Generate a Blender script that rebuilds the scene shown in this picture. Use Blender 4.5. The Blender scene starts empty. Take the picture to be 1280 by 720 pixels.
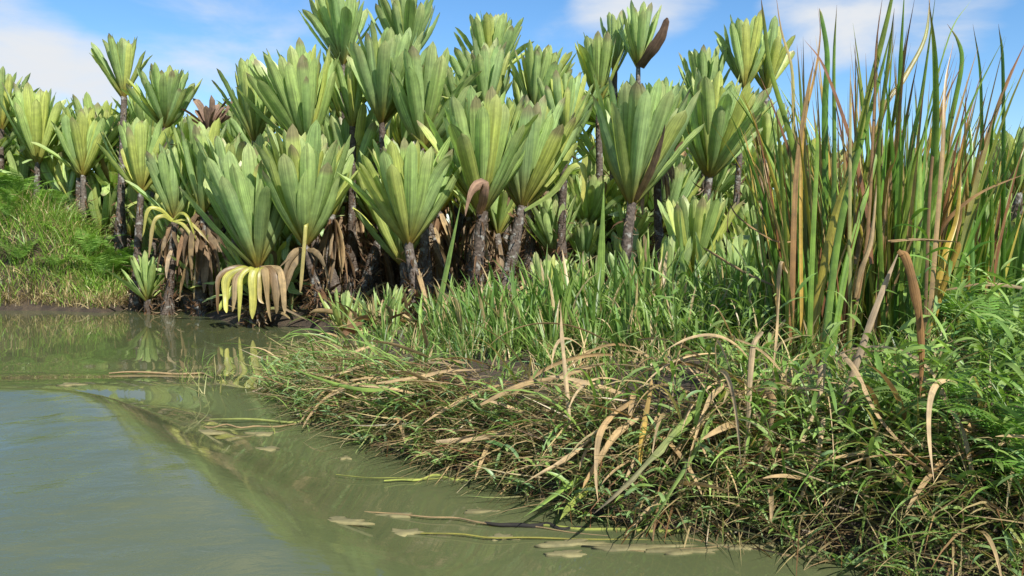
import bpy, math, random
import numpy as np
from mathutils import Vector, Matrix, Euler

random.seed(7)
rng = np.random.default_rng(11)
SC = bpy.context.scene
COL = SC.collection
R = math.radians

# ------------------------------------------------------------------ camera
FPX, HC, HORIZON = 1005.0, 1.5, 300.0
PITCH = math.atan((360.0 - HORIZON) / FPX)
cam = bpy.data.cameras.new('camera')
cam_o = bpy.data.objects.new('camera', cam)
COL.objects.link(cam_o)
cam.sensor_width = 36.0
cam.lens = 36.0 * FPX / 1280.0
cam.clip_start, cam.clip_end = 0.05, 3000.0
cam_o.location = (0, 0, HC)
cam_o.rotation_euler = (R(90) - PITCH, 0, 0)
SC.camera = cam_o


def ray(px, py):
    x, y = (px - 640.0) / FPX, (360.0 - py) / FPX
    c, s = math.cos(PITCH), math.sin(PITCH)
    return np.array([x, c + y * s, -s + y * c])


def at(px, py, Y):
    d = ray(px, py)
    return np.array([0, 0, HC]) + d * (Y / d[1])


def on_water(px, py, z=0.0):
    d = ray(px, py)
    return np.array([0, 0, HC]) + d * ((z - HC) / d[2])


# ------------------------------------------------------------------ noise
_tab = rng.random((256, 256))


def vnoise(x, y):
    xi, yi = np.floor(x).astype(int), np.floor(y).astype(int)
    fx, fy = x - xi, y - yi
    fx, fy = fx * fx * (3 - 2 * fx), fy * fy * (3 - 2 * fy)
    g = lambda a, b: _tab[a % 256, b % 256]
    return (g(xi, yi) * (1 - fx) + g(xi + 1, yi) * fx) * (1 - fy) + (g(xi, yi + 1) * (1 - fx) + g(xi + 1, yi + 1) * fx) * fy


def fbm(x, y, o=4):
    s, a, t = 0.0, 0.5, 0.0
    for k in range(o):
        s = s + a * vnoise(x * 2 ** k + 17.3 * k, y * 2 ** k + 5.1 * k)
        t += a
        a *= 0.5
    return s / t


# ------------------------------------------------------------------ object helpers
def tag(o, label=None, cat=None, group=None, kind=None):
    if label:
        o['label'] = label
    if cat:
        o['category'] = cat
    if group:
        o['group'] = group
    if kind:
        o['kind'] = kind
    return o


def empty(name, loc, label, cat, group=None):
    o = bpy.data.objects.new(name, None)
    o.empty_display_size = 0.1
    o.location = loc
    COL.objects.link(o)
    return tag(o, label, cat, group)


def link(name, me, parent=None, loc=(0, 0, 0)):
    o = bpy.data.objects.new(name, me)
    o.location = loc
    COL.objects.link(o)
    if parent is not None:
        o.parent = parent
    return o


class Acc:
    """Collects quads with uv and colour per vertex, builds ONE mesh."""

    def __init__(self):
        self.V, self.F, self.U, self.C, self.n = [], [], [], [], 0

    def grid(self, V, U, C, closed=False):
        """V: (N,S,K,3) N sheets of S by K vertices; U (N,S,K,2); C (N,S,K,3)."""
        N, S, K, _ = V.shape
        idx = np.arange(N * S * K).reshape(N, S, K) + self.n
        if closed:
            nx = np.roll(idx, -1, axis=2)
            f = np.stack([idx[:, :-1], nx[:, :-1], nx[:, 1:], idx[:, 1:]], -1)
        else:
            f = np.stack([idx[:, :-1, :-1], idx[:, :-1, 1:], idx[:, 1:, 1:], idx[:, 1:, :-1]], -1)
        self.F.append(f.reshape(-1, 4))
        self.V.append(V.reshape(-1, 3))
        self.U.append(np.broadcast_to(U, V.shape[:3] + (2,)).reshape(-1, 2))
        self.C.append(np.broadcast_to(C, V.shape[:3] + (3,)).reshape(-1, 3))
        self.n += N * S * K

    def mesh(self, name, mat, offset=(0, 0, 0)):
        V = np.concatenate(self.V) - np.array(offset)
        F = np.concatenate(self.F).astype(np.int32)
        U = np.concatenate(self.U)
        C = np.concatenate(self.C)
        me = bpy.data.meshes.new(name)
        me.vertices.add(len(V))
        me.vertices.foreach_set('co', V.astype(np.float32).ravel())
        me.loops.add(F.size)
        me.loops.foreach_set('vertex_index', F.ravel())
        me.polygons.add(len(F))
        me.polygons.foreach_set('loop_start', np.arange(0, F.size, 4, dtype=np.int32))
        me.polygons.foreach_set('use_smooth', np.ones(len(F), dtype=bool))
        uv = me.uv_layers.new(name='UVMap')
        uv.data.foreach_set('uv', U[F.ravel()].astype(np.float32).ravel())
        ca = me.color_attributes.new('Col', 'FLOAT_COLOR', 'POINT')
        ca.data.foreach_set('color', np.concatenate([C, np.ones((len(C), 1))], 1).astype(np.float32).ravel())
        me.materials.append(mat)
        me.update(calc_edges=True)
        me.validate()
        return me

    def build(self, name, mat, parent=None, offset=(0, 0, 0), loc=(0, 0, 0)):
        return link(name, self.mesh(name, mat, offset), parent, loc)


def nrmz(a):
    return a / np.maximum(np.linalg.norm(a, axis=-1, keepdims=True), 1e-9)


# blades grown from a base: a = angle from the vertical, bending with t
def blades(acc, base, az, a0, bend, L, W, col0, col1, S=6, K=2, prof=None, fold=0.0, power=1.5, twist=None, coltip=None, curl=None):
    N = len(base)
    A = lambda v: np.broadcast_to(np.asarray(v, float), (N,)).astype(float)
    az, a0, bend, L, W = A(az), A(a0), A(bend), A(L), A(W)
    t = np.linspace(0, 1, S)
    ang = a0[:, None] + bend[:, None] * t[None] ** power
    azz = az[:, None] + (0 if curl is None else A(curl)[:, None] * t[None])
    rad = np.stack([np.cos(azz), np.sin(azz), np.zeros_like(azz)], -1)
    z = np.array([0, 0, 1.0])
    T = np.sin(ang)[..., None] * rad + np.cos(ang)[..., None] * z
    seg = L[:, None, None] / (S - 1) * 0.5 * (T[:, 1:] + T[:, :-1])
    P = base[:, None, :] + np.concatenate([np.zeros((N, 1, 3)), np.cumsum(seg, 1)], 1)
    side = np.stack([-np.sin(azz), np.cos(azz), np.zeros_like(azz)], -1)
    nor = np.cross(T, side)            # towards the axis and up
    nor = -nor if False else nor
    if twist is not None:
        tw = A(twist)[:, None] * np.ones(S)[None]
        side, nor = np.cos(tw)[..., None] * side + np.sin(tw)[..., None] * nor, np.cos(tw)[..., None] * nor - np.sin(tw)[..., None] * side
    pr = np.asarray(prof(t)) if prof else (1 - t ** 2.2) * (0.55 + 0.45 * np.minimum(t / 0.25, 1))
    ribbon(acc, P, W[:, None] * pr[None], side, nor, K, fold, col0, col1, coltip)


def ribbon(acc, P, W, side, nor, K, fold, col0, col1, coltip=None):
    N, S, _ = P.shape
    u = np.linspace(-0.5, 0.5, K)
    t = np.linspace(0, 1, S)
    V = P[:, :, None, :] + side[:, :, None, :] * (W[:, :, None] * u)[..., None]
    if np.any(fold):
        fo = np.broadcast_to(np.asarray(fold, float), (N, S)) if np.ndim(fold) != 1 else np.asarray(fold)[:, None] * np.ones(S)
        V = V + nor[:, :, None, :] * (fo[:, :, None] * W[:, :, None] * np.abs(2 * u) ** 1.3)[..., None]
    U = np.empty((N, S, K, 2))
    off = rng.random((N, 1, 1)) * 40
    U[..., 0] = (u + 0.5)[None, None] + np.floor(off) * 1.0
    U[..., 1] = t[None, :, None]
    c0 = np.broadcast_to(np.asarray(col0, float), (N, 3))
    c1 = np.broadcast_to(np.asarray(col1, float), (N, 3))
    C = c0[:, None] * (1 - t)[None, :, None] + c1[:, None] * t[None, :, None]
    if coltip is not None:
        k = np.clip((t - 0.8) / 0.2, 0, 1)[None, :, None]
        C = C * (1 - k) + np.broadcast_to(np.asarray(coltip, float), (N, 3))[:, None] * k
    acc.grid(V, U, np.broadcast_to(C[:, :, None, :], (N, S, K, 3)))


def spline(pts, n):
    pts = np.asarray(pts, float)
    if len(pts) == 2:
        return pts[0] + (pts[1] - pts[0]) * np.linspace(0, 1, n)[:, None]
    p = np.vstack([2 * pts[0] - pts[1], pts, 2 * pts[-1] - pts[-2]])
    m = len(pts) - 1
    out = []
    for q in np.linspace(0, m - 1e-6, n):
        i = int(q)
        f = q - i
        a, b, c, d = p[i], p[i + 1], p[i + 2], p[i + 3]
        out.append(0.5 * (2 * b + (c - a) * f + (2 * a - 5 * b + 4 * c - d) * f * f + (3 * b - a - 3 * c + d) * f ** 3))
    return np.array(out)


def path_blade(acc, pts, width, col0, col1, coltip=None, n=18, face=0.0, fold=0.12, prof=None, twist=0.0, K=3):
    """one blade along world points; face = turn of its flat side about its length"""
    P = spline(pts, n)
    T = nrmz(np.gradient(P, axis=0))
    view = nrmz(P - np.array([0, 0, HC + 6]))
    side = nrmz(np.cross(T, view))
    nor = np.cross(side, T)
    th = face + twist * np.linspace(0, 1, n)
    side, nor = np.cos(th)[:, None] * side + np.sin(th)[:, None] * nor, np.cos(th)[:, None] * nor - np.sin(th)[:, None] * side
    t = np.linspace(0, 1, n)
    pr = prof(t) if prof else np.minimum(1, 0.7 + t * 2) * (1 - t ** 5) + 0.02
    ribbon(acc, P[None], (width * pr)[None], side[None], nor[None], K, fold, col0, col1, coltip)


def tube(acc, pts, radii, n=14, sides=12, rough=0.0, col=(0.1, 0.1, 0.1), col1=None, seed=0.0, vs=1.0):
    P = spline(pts, n)
    rr = np.interp(np.linspace(0, 1, n), np.linspace(0, 1, len(radii)), radii)
    T = nrmz(np.gradient(P, axis=0))
    ref = np.where(np.abs(T[:, 2:3]) > 0.9, np.array([[1.0, 0, 0]]), np.array([[0, 0, 1.0]]))
    s1 = nrmz(np.cross(T, ref))
    s2 = np.cross(T, s1)
    th = np.linspace(0, 2 * np.pi, sides, endpoint=False)
    r = rr[:, None] * np.ones(sides)
    if rough:
        ii, jj = np.meshgrid(np.arange(n), np.arange(sides), indexing='ij')
        r = r * (1 + rough * (rng.random((n, sides)) - 0.5) * 2)
    V = P[:, None] + r[..., None] * (np.cos(th)[None, :, None] * s1[:, None] + np.sin(th)[None, :, None] * s2[:, None])
    U = np.empty((n, sides, 2))
    U[..., 0] = th / 6.283
    U[..., 1] = (np.linspace(0, 1, n) * vs)[:, None]
    c = np.asarray(col)[None] * (1 - np.linspace(0, 1, n))[:, None] + np.asarray(col if col1 is None else col1)[None] * np.linspace(0, 1, n)[:, None]
    acc.grid(V[None], U[None], np.broadcast_to(c[None, :, None], (1, n, sides, 3)), closed=True)


# ------------------------------------------------------------------ materials
def nodes(name):
    m = bpy.data.materials.new(name)
    m.use_nodes = True
    nt = m.node_tree
    nt.nodes.clear()
    out = nt.nodes.new('ShaderNodeOutputMaterial')
    return m, nt, out


def N(nt, t, **kw):
    n = nt.nodes.new(t)
    for k, v in kw.items():
        if k.startswith('i_'):
            key = k[2:].replace('_', ' ')
            n.inputs[int(key) if key.isdigit() else key].default_value = v
        else:
            setattr(n, k, v)
    return n


def ramp(nt, fac, stops):
    r = N(nt, 'ShaderNodeValToRGB')
    e = r.color_ramp.elements
    while len(e) < len(stops):
        e.new(0.5)
    for q, (p, c) in zip(e, stops):
        q.position = p
        q.color = c if len(c) == 4 else (*c, 1)
    nt.links.new(fac, r.inputs[0])
    return r.outputs[0]


def mixc(nt, f, a, b, mode='MIX'):
    m = N(nt, 'ShaderNodeMix', data_type='RGBA', blend_type=mode)
    for s, v in ((m.inputs[0], f), (m.inputs[6], a), (m.inputs[7], b)):
        if hasattr(v, 'is_output'):
            nt.links.new(v, s)
        else:
            s.default_value = v if not isinstance(v, tuple) else ((*v, 1) if len(v) == 3 else v)
    return m.outputs[2]


def leaf_mat(name, us, vs, amp, rough=0.45, trans=0.3, spec=0.4, blotch=0.25, tcol=(1.0, 1.15, 0.5), coat=0.0, bump=0.15):
    m, nt, out = nodes(name)
    L = nt.links.new
    at_ = N(nt, 'ShaderNodeAttribute', attribute_name='Col')
    uv = N(nt, 'ShaderNodeUVMap')
    mp = N(nt, 'ShaderNodeMapping')
    mp.inputs['Scale'].default_value = (us, vs, 1)
    L(uv.outputs[0], mp.inputs[0])
    nz = N(nt, 'ShaderNodeTexNoise', i_Scale=1.0, i_Detail=3.0, i_Roughness=0.6)
    L(mp.outputs[0], nz.inputs['Vector'])
    st = ramp(nt, nz.outputs[0], [(0.3, (1 - amp,) * 3), (0.7, (1 + amp,) * 3)])
    c = mixc(nt, 1.0, at_.outputs[0], st, 'MULTIPLY')
    tc = N(nt, 'ShaderNodeTexCoord')
    nb = N(nt, 'ShaderNodeTexNoise', i_Scale=7.0, i_Detail=4.0, i_Roughness=0.65)
    L(tc.outputs['Object'], nb.inputs['Vector'])
    bl = ramp(nt, nb.outputs[0], [(0.35, (1 - blotch,) * 3), (0.65, (1 + blotch, 1 + blotch * 0.8, 1 + blotch * 0.4))])
    c = mixc(nt, 1.0, c, bl, 'MULTIPLY')
    p = N(nt, 'ShaderNodeBsdfPrincipled')
    p.inputs['Roughness'].default_value = rough
    p.inputs['Specular IOR Level'].default_value = spec
    p.inputs['Coat Weight'].default_value = coat
    p.inputs['Coat Roughness'].default_value = 0.35
    L(c, p.inputs['Base Color'])
    if bump:
        b = N(nt, 'ShaderNodeBump', i_Strength=bump, i_Distance=0.02)
        L(nz.outputs[0], b.inputs['Height'])
        L(b.outputs[0], p.inputs['Normal'])
    tr = N(nt, 'ShaderNodeBsdfTranslucent')
    c2 = mixc(nt, 1.0, c, tuple(tcol), 'MULTIPLY')
    L(c2, tr.inputs[0])
    mx = N(nt, 'ShaderNodeMixShader')
    mx.inputs[0].default_value = trans
    L(p.outputs[0], mx.inputs[1])
    L(tr.outputs[0], mx.inputs[2])
    L(mx.outputs[0], out.inputs[0])
    return m


M_CROWN = leaf_mat('waxy_leaf', 13.0, 1.2, 0.42, rough=0.40, trans=0.30, spec=0.5, blotch=0.16)
M_BLADE = leaf_mat('grass_blade', 5.0, 3.0, 0.25, rough=0.4, trans=0.35, spec=0.45, blotch=0.2, bump=0.05)
M_REED = leaf_mat('reed_blade', 6.0, 2.5, 0.35, rough=0.35, trans=0.3, spec=0.5, blotch=0.3, bump=0.1)
M_DRY = leaf_mat('dry_leaf_blade', 8.0, 2.2, 0.35, rough=0.7, trans=0.22, spec=0.2, blotch=0.3, tcol=(1.1, 0.9, 0.6), bump=0.25)


def bark_mat():
    m, nt, out = nodes('ringed_bark')
    L = nt.links.new
    at_ = N(nt, 'ShaderNodeAttribute', attribute_name='Col')
    uv = N(nt, 'ShaderNodeUVMap')
    tc = N(nt, 'ShaderNodeTexCoord')
    wv = N(nt, 'ShaderNodeTexWave', wave_type='BANDS', bands_direction='Y', i_Scale=9.0, i_Distortion=9.0, i_Detail=3.0)
    L(uv.outputs[0], wv.inputs[0])
    nz = N(nt, 'ShaderNodeTexNoise', i_Scale=14.0, i_Detail=6.0, i_Roughness=0.7)
    L(tc.outputs['Object'], nz.inputs['Vector'])
    lich = N(nt, 'ShaderNodeTexNoise', i_Scale=9.0, i_Detail=3.0)
    L(tc.outputs['Object'], lich.inputs['Vector'])
    a = ramp(nt, wv.outputs[0], [(0.1, (0.88, 0.88, 0.88)), (0.5, (1.02, 1.02, 1.02))])
    b = ramp(nt, nz.outputs[0], [(0.3, (0.45, 0.43, 0.4)), (0.7, (1.5, 1.45, 1.4))])
    c = mixc(nt, 1.0, mixc(nt, 1.0, at_.outputs[0], a, 'MULTIPLY'), b, 'MULTIPLY')
    lf = ramp(nt, lich.outputs[0], [(0.56, (0, 0, 0)), (0.66, (0.7, 0.7, 0.7))])
    c = mixc(nt, lf, c, (0.3, 0.3, 0.27))
    p = N(nt, 'ShaderNodeBsdfPrincipled', i_Roughness=0.85)
    p.inputs['Specular IOR Level'].default_value = 0.2
    L(c, p.inputs['Base Color'])
    h = N(nt, 'ShaderNodeMath', operation='ADD')
    L(wv.outputs[0], h.inputs[0])
    L(nz.outputs[0], h.inputs[1])
    bm = N(nt, 'ShaderNodeBump', i_Strength=0.35, i_Distance=0.02)
    L(h.outputs[0], bm.inputs['Height'])
    L(bm.outputs[0], p.inputs['Normal'])
    L(p.outputs[0], out.inputs[0])
    return m


M_BARK = bark_mat()


def ground_mat():
    m, nt, out = nodes('bank_soil')
    L = nt.links.new
    tc = N(nt, 'ShaderNodeTexCoord')
    n1 = N(nt, 'ShaderNodeTexNoise', i_Scale=3.0, i_Detail=8.0, i_Roughness=0.7)
    n2 = N(nt, 'ShaderNodeTexNoise', i_Scale=35.0, i_Detail=4.0)
    L(tc.outputs['Object'], n1.inputs['Vector'])
    L(tc.outputs['Object'], n2.inputs['Vector'])
    c = ramp(nt, n1.outputs[0], [(0.3, (0.018, 0.013, 0.009)), (0.5, (0.045, 0.032, 0.02)), (0.7, (0.085, 0.062, 0.035))])
    c = mixc(nt, 0.5, c, ramp(nt, n2.outputs[0], [(0.35, (0.5, 0.5, 0.5)), (0.7, (1.6, 1.5, 1.3))]), 'MULTIPLY')
    p = N(nt, 'ShaderNodeBsdfPrincipled', i_Roughness=0.9)
    L(c, p.inputs['Base Color'])
    bm = N(nt, 'ShaderNodeBump', i_Strength=0.8, i_Distance=0.05)
    L(n2.outputs[0], bm.inputs['Height'])
    L(bm.outputs[0], p.inputs['Normal'])
    L(p.outputs[0], out.inputs[0])
    return m


def water_mat():
    m, nt, out = nodes('murky_river_water')
    L = nt.links.new
    tc = N(nt, 'ShaderNodeTexCoord')
    mp = N(nt, 'ShaderNodeMapping')
    mp.inputs['Scale'].default_value = (1.0, 2.2, 1.0)
    mp.inputs['Rotation'].default_value = (0, 0, R(18))
    L(tc.outputs['Object'], mp.inputs[0])
    n1 = N(nt, 'ShaderNodeTexNoise', i_Scale=4.5, i_Detail=5.0, i_Roughness=0.6, i_Distortion=0.4)
    L(mp.outputs[0], n1.inputs['Vector'])
    n2 = N(nt, 'ShaderNodeTexNoise', i_Scale=0.9, i_Detail=3.0)
    L(tc.outputs['Object'], n2.inputs['Vector'])
    at_ = N(nt, 'ShaderNodeAttribute', attribute_name='Col')   # R: how ruffled the surface is
    sx = N(nt, 'ShaderNodeSeparateColor')
    L(at_.outputs[0], sx.inputs[0])
    c = ramp(nt, n2.outputs[0], [(0.3, (0.072, 0.086, 0.038)), (0.7, (0.092, 0.104, 0.047))])
    p = N(nt, 'ShaderNodeBsdfPrincipled', i_Roughness=0.012, i_IOR=1.45)
    L(c, p.inputs['Base Color'])
    b = N(nt, 'ShaderNodeBump', i_Distance=0.02)
    L(sx.outputs[0], b.inputs['Strength'])
    L(n1.outputs[0], b.inputs['Height'])
    L(b.outputs[0], p.inputs['Normal'])
    L(p.outputs[0], out.inputs[0])
    return m


# ------------------------------------------------------------------ terrain
SHORE_PX = [(-120, 386), (0, 388), (60, 388), (130, 391), (175, 384), (235, 383), (262, 396), (300, 405), (350, 407), (405, 411), (432, 424),
            (400, 440), (352, 462), (345, 492), (400, 520), (440, 534), (480, 556), (530, 574), (590, 588), (645, 604),
            (700, 628), (760, 646), (850, 660), (950, 666), (1040, 688), (1110, 708), (1200, 728), (1290, 745)]
SHORE = np.array([on_water(*p)[:2] for p in SHORE_PX])
POLY = np.vstack([[(-600, 26), (-60, 19), (-20, 17.4)], SHORE, [(3.5, 3.0), (8, 2.4), (30, 1.0), (600, -5), (600, 900), (-600, 900)]])


def sdf(x, y):
    """signed distance to the shore: + on land"""
    sh = x.shape
    p = np.stack([x.ravel(), y.ravel()], -1)
    d = np.full(len(p), 1e9)
    ins = np.zeros(len(p), bool)
    for i in range(len(POLY)):
        a, b = POLY[i], POLY[(i + 1) % len(POLY)]
        ab = b - a
        t = np.clip(((p - a) @ ab) / (ab @ ab), 0, 1)
        d = np.minimum(d, np.linalg.norm(p - a - t[:, None] * ab, axis=1))
        cr = (a[1] > p[:, 1]) != (b[1] > p[:, 1])
        if abs(b[1] - a[1]) > 1e-9:
            xc = a[0] + (p[:, 1] - a[1]) / (b[1] - a[1]) * (b[0] - a[0])
            ins ^= cr & (p[:, 0] < xc)
    return np.where(ins, d, -d).reshape(sh)


def gz(x, y):
    x, y = np.asarray(x, float), np.asarray(y, float)
    d = sdf(np.atleast_1d(x), np.atleast_1d(y))
    x_, y_ = np.atleast_1d(x), np.atleast_1d(y)
    nb = fbm(x_ * 1.1, y_ * 1.1) - 0.5
    near = np.clip((9.5 - y_) / 3, 0, 1)
    top = 0.26 + 0.22 * near + 0.16 * np.clip((x_ - 0.5) / 3, 0, 1)
    top = top * np.clip((x_ + 3.4) / 2.0, .35, 1) ** np.where(y_ < 9.5, 1, 0)
    h = np.where(d > 0, top * (1 - np.exp(-d / 0.38)) + nb * 0.3 * np.clip(d, 0, 0.6) + 0.03, np.maximum(-1.4, d * 0.7) + 0.03)
    mound = 1.9 * np.exp(-(((x_ + 11.9) / 2.3) ** 4 + ((y_ - 18.8) / 1.3) ** 2))
    h = h + np.where(d > 0, mound * np.clip(d / 0.9, 0, 1), 0)
    return h if np.ndim(x) else float(h[0])


def axis(lo, dlo, dhi, hi, step, g=1.22):
    a = list(np.arange(dlo, dhi + 1e-6, step))
    s = step
    while a[-1] < hi:
        s *= g
        a.append(a[-1] + s)
    s = step
    while a[0] > lo:
        s *= g
        a.insert(0, a[0] - s)
    return np.array(a)


def sheet(name, xs, ys, zf, mat, colf=None):
    X, Yg = np.meshgrid(xs, ys)
    Z = zf(X, Yg)
    acc = Acc()
    V = np.stack([X, Yg, Z], -1)[None]
    C = np.zeros(V.shape) if colf is None else colf(X, Yg)[None]
    acc.grid(V, np.stack([X, Yg], -1)[None], C)
    o = acc.build(name, mat)
    return o


ground = sheet('ground', axis(-500, -16, 9, 500, 0.12), axis(-60, 2.0, 24, 800, 0.12), gz, ground_mat())
tag(ground, kind='structure')

CREST = spline([(-14, 5.7), (-9, 6.05), (-6, 6.25), (-4.3, 6.4), (-3.4, 6.2), (-2.5, 5.2), (-1.75, 4.3), (-1.1, 3.5), (-0.5, 2.6), (0.2, 1.4), (1, -1)], 120)


def swell(x, y):
    p = np.stack([x.ravel(), y.ravel()], -1)
    d = np.full(len(p), 1e9)
    s = np.zeros(len(p))
    for i in range(len(CREST) - 1):
        a, b = CREST[i], CREST[i + 1]
        ab = b - a
        t = np.clip(((p - a) @ ab) / (ab @ ab), 0, 1)
        q = p - a - t[:, None] * ab
        dd = np.linalg.norm(q, axis=1)
        sg = np.sign(ab[0] * (p[:, 1] - a[1]) - ab[1] * (p[:, 0] - a[0]))   # + on the bank side
        m = dd < d
        d = np.where(m, dd, d)
        s = np.where(m, sg, s)
    return (d * s).reshape(x.shape)


def water_z(x, y):
    s = swell(x, y)
    amp = np.clip((y - 2.0) / 4.5, 0.15, 1.0) * np.clip((14 - np.abs(x + 4)) / 8, 0, 1)
    main = np.where(s > 0, np.exp(-(s / 0.55) ** 2), np.exp(-(s / 1.35) ** 2))
    tr = -0.035 * np.exp(-((s - 0.95) / 0.5) ** 2) + 0.022 * np.exp(-((s - 1.9) / 0.5) ** 2) - 0.014 * np.exp(-((s - 2.8) / 0.5) ** 2)
    z = amp * (0.31 * main + 1.3 * tr)
    z += 0.012 * np.sin(s * 5.5 + 1.5 * fbm(x * 0.8, y * 0.8)) * np.exp(-((s + 1.9) / 1.4) ** 2)
    calm = np.exp(-(np.maximum(np.hypot(x, y - 6) - 14, 0) / 6) ** 2)
    z = z + 0.010 * (fbm(x * 1.3 + 3, y * 1.9, 2) - 0.5) * calm * np.where(s < .6, 1, .5)
    z = z + 0.006 * (fbm(x * 4.0 + 9, y * 6.0, 3) - 0.5) * calm * np.where(s < 0.1, 1.6, 0.05)
    z = z + 0.009 * (fbm(x * 1.6 + 2 * y, y * 7.0 - x * 1.5, 3) - 0.5) * calm * np.where(s < 0.0, np.clip(-s / .8, 0, 1), 0)
    shore = np.clip(-sdf(x, y) / 0.6, 0, 1)
    return z * shore


def water_col(x, y):
    s = swell(x, y)
    r = 0.012 + 0.36 / (1 + np.exp(np.clip(s * 4, -30, 30)))
    return np.stack([r, r, r], -1)


water = sheet('river_water', axis(-500, -9, 4.5, 500, 0.045), axis(-300, 2.2, 10.5, 40, 0.045), water_z, water_mat(), water_col)
tag(water, kind='structure')

# ------------------------------------------------------------------ colours (intrinsic leaf colours)
G_WAXY = np.array([0.365, 0.49, 0.155])
G_BLUE = np.array([0.31, 0.445, 0.195])
G_YEL = np.array([0.50, 0.52, 0.12])
G_DEEP = np.array([0.075, 0.15, 0.04])
TAN = np.array([0.42, 0.31, 0.17])
BROWN = np.array([0.17, 0.10, 0.055])
GREYB = np.array([0.23, 0.18, 0.12])


def leaf_prof(t):
    w = np.interp(t, [0, 0.12, 0.35, 0.62, 0.82, 0.90, 0.95, 0.98, 1.0], [0.42, 0.54, 0.85, 1.0, 0.98, 0.86, 0.62, 0.32, 0.03])
    return w


def crown_mesh(L, spread, n=50, seed=0, yellow=0.15, brown=0.0, lowleaf=0.0, wr=0.130):
    r = np.random.default_rng(seed)
    n = int(n * r.uniform(.8, 1.2))
    acc = Acc()
    i = np.arange(n) / (n - 1)
    phi = r.random() * 6.28 + np.arange(n) * (R(120) + R(13)) + r.normal(0, 0.13, n)
    a = spread * 1.22 * (1 - i) ** 0.80 + R(2) + r.normal(0, R(3.0), n)
    a = np.maximum(a, R(1))
    Lk = L * np.interp(i, [0, 0.25, 0.6, 1], [0.90, 0.99, 0.97, 0.72]) * (1 + r.normal(0, 0.055, n))
    z0 = L * 0.20 * i ** 1.1
    rb = 0.035 * L
    base = np.stack([rb * np.cos(phi), rb * np.sin(phi), z0], -1)
    bend = r.normal(R(-2), R(5), n) - a * np.where(r.random(n) < .85, r.uniform(.35, .75, n), -.1)
    dr = r.random(n) < lowleaf
    bend = np.where(dr & (i < 0.4), R(50) + R(60) * r.random(n), bend)
    W = L * wr * (1 + r.normal(0, 0.10, n)) * np.interp(i, [0, 0.6, 1], [1.05, 1.0, 0.72])
    S, K = 17, 5
    t = np.linspace(0, 1, S) ** 0.8
    ang = a[:, None] + bend[:, None] * t[None] ** 1.3
    rad = np.stack([np.cos(phi), np.sin(phi), 0 * phi], -1)[:, None]
    T = np.sin(ang)[..., None] * rad + np.cos(ang)[..., None] * np.array([0, 0, 1.0])
    seg = Lk[:, None, None] * np.diff(t)[None, :, None] * 0.5 * (T[:, 1:] + T[:, :-1])
    P = base[:, None] + np.concatenate([np.zeros((n, 1, 3)), np.cumsum(seg, 1)], 1)
    side = np.stack([-np.sin(phi), np.cos(phi), 0 * phi], -1)[:, None] * np.ones((1, S, 1))
    nor = np.cross(side, T) * -1.0
    nor = np.where((np.sum(nor * rad, -1, keepdims=True) > 0), -nor, nor)
    tw = r.normal(0, 0.28, n)[:, None] * t[None]
    side, nor = np.cos(tw)[..., None] * side + np.sin(tw)[..., None] * nor, np.cos(tw)[..., None] * nor - np.sin(tw)[..., None] * side
    u = np.linspace(-0.5, 0.5, K)
    wp = W[:, None] * leaf_prof(t)[None]
    fold = np.interp(t, [0, 0.3, 0.8, 1], [0.60, 0.42, 0.30, 0.10])[None] * (1 + r.normal(0, 0.3, n))[:, None]
    V = P[:, :, None] + side[:, :, None] * (wp[..., None] * u)[..., None] + nor[:, :, None] * ((fold * wp)[..., None] * np.abs(2 * u) ** 1.05)[..., None]
    # wavy uneven margins
    V = V + nor[:, :, None] * (r.normal(0, 0.006, (n, S, K)) * L * t[None, :, None])[..., None] * 0.5
    U = np.empty((n, S, K, 2))
    U[..., 0] = (u + 0.5)[None, None] + (np.arange(n) * 7.37)[:, None, None]
    U[..., 1] = t[None, :, None] + (np.arange(n) * 3.1)[:, None, None]
    k = np.clip(r.random(n) * .7 + r.uniform(-.2, .5), 0, 1)[:, None]
    c = (G_WAXY * k + G_BLUE * (1 - k)) * r.uniform(.85, 1.1)
    c = c * (0.78 + 0.40 * r.random((n, 1)))
    yl = np.clip(r.random(n) < yellow, 0, 1)[:, None] * (0.35 + 0.5 * r.random((n, 1)))
    c = c * (1 - yl) + G_YEL * yl
    C = np.broadcast_to(c[:, None], (n, S, 3)).copy()
    yb = np.interp(t, [0, 0.10, 0.38], [1.0, 0.9, 0.0])[None, :, None] * (0.7 + 0.3 * r.random((n, 1, 1)))
    C = C * (1 - yb) + np.array([0.27, 0.22, 0.035]) * yb
    ob = np.interp(t, [0, 0.07], [0.7, 0.0])[None, :, None]
    C = C * (1 - ob) + np.array([0.22, 0.11, 0.03]) * ob
    yt = np.interp(t, [0.70, 1.0], [0.0, 0.85])[None, :, None] * r.random((n, 1, 1))
    C = C * (1 - yt) + np.array([0.50, 0.51, 0.25]) * yt
    tb = (r.random(n) < 0.28)[:, None, None] * np.clip((t[None, :, None] - r.uniform(.84, .97, (n, 1, 1))) / .07, 0, .75)
    C = C * (1 - tb) + GREYB * tb
    br = (r.random(n) < brown)[:, None, None] * (i < 0.5)[:, None, None] * np.interp(t, [0, 0.3], [0.3, 0.95])[None, :, None]
    C = C * (1 - br) + np.array([0.20, 0.13, 0.085]) * br
    acc.grid(V, U, np.broadcast_to(C[:, :, None], (n, S, K, 3)))
    return acc.mesh('crown', M_CROWN)


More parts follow.
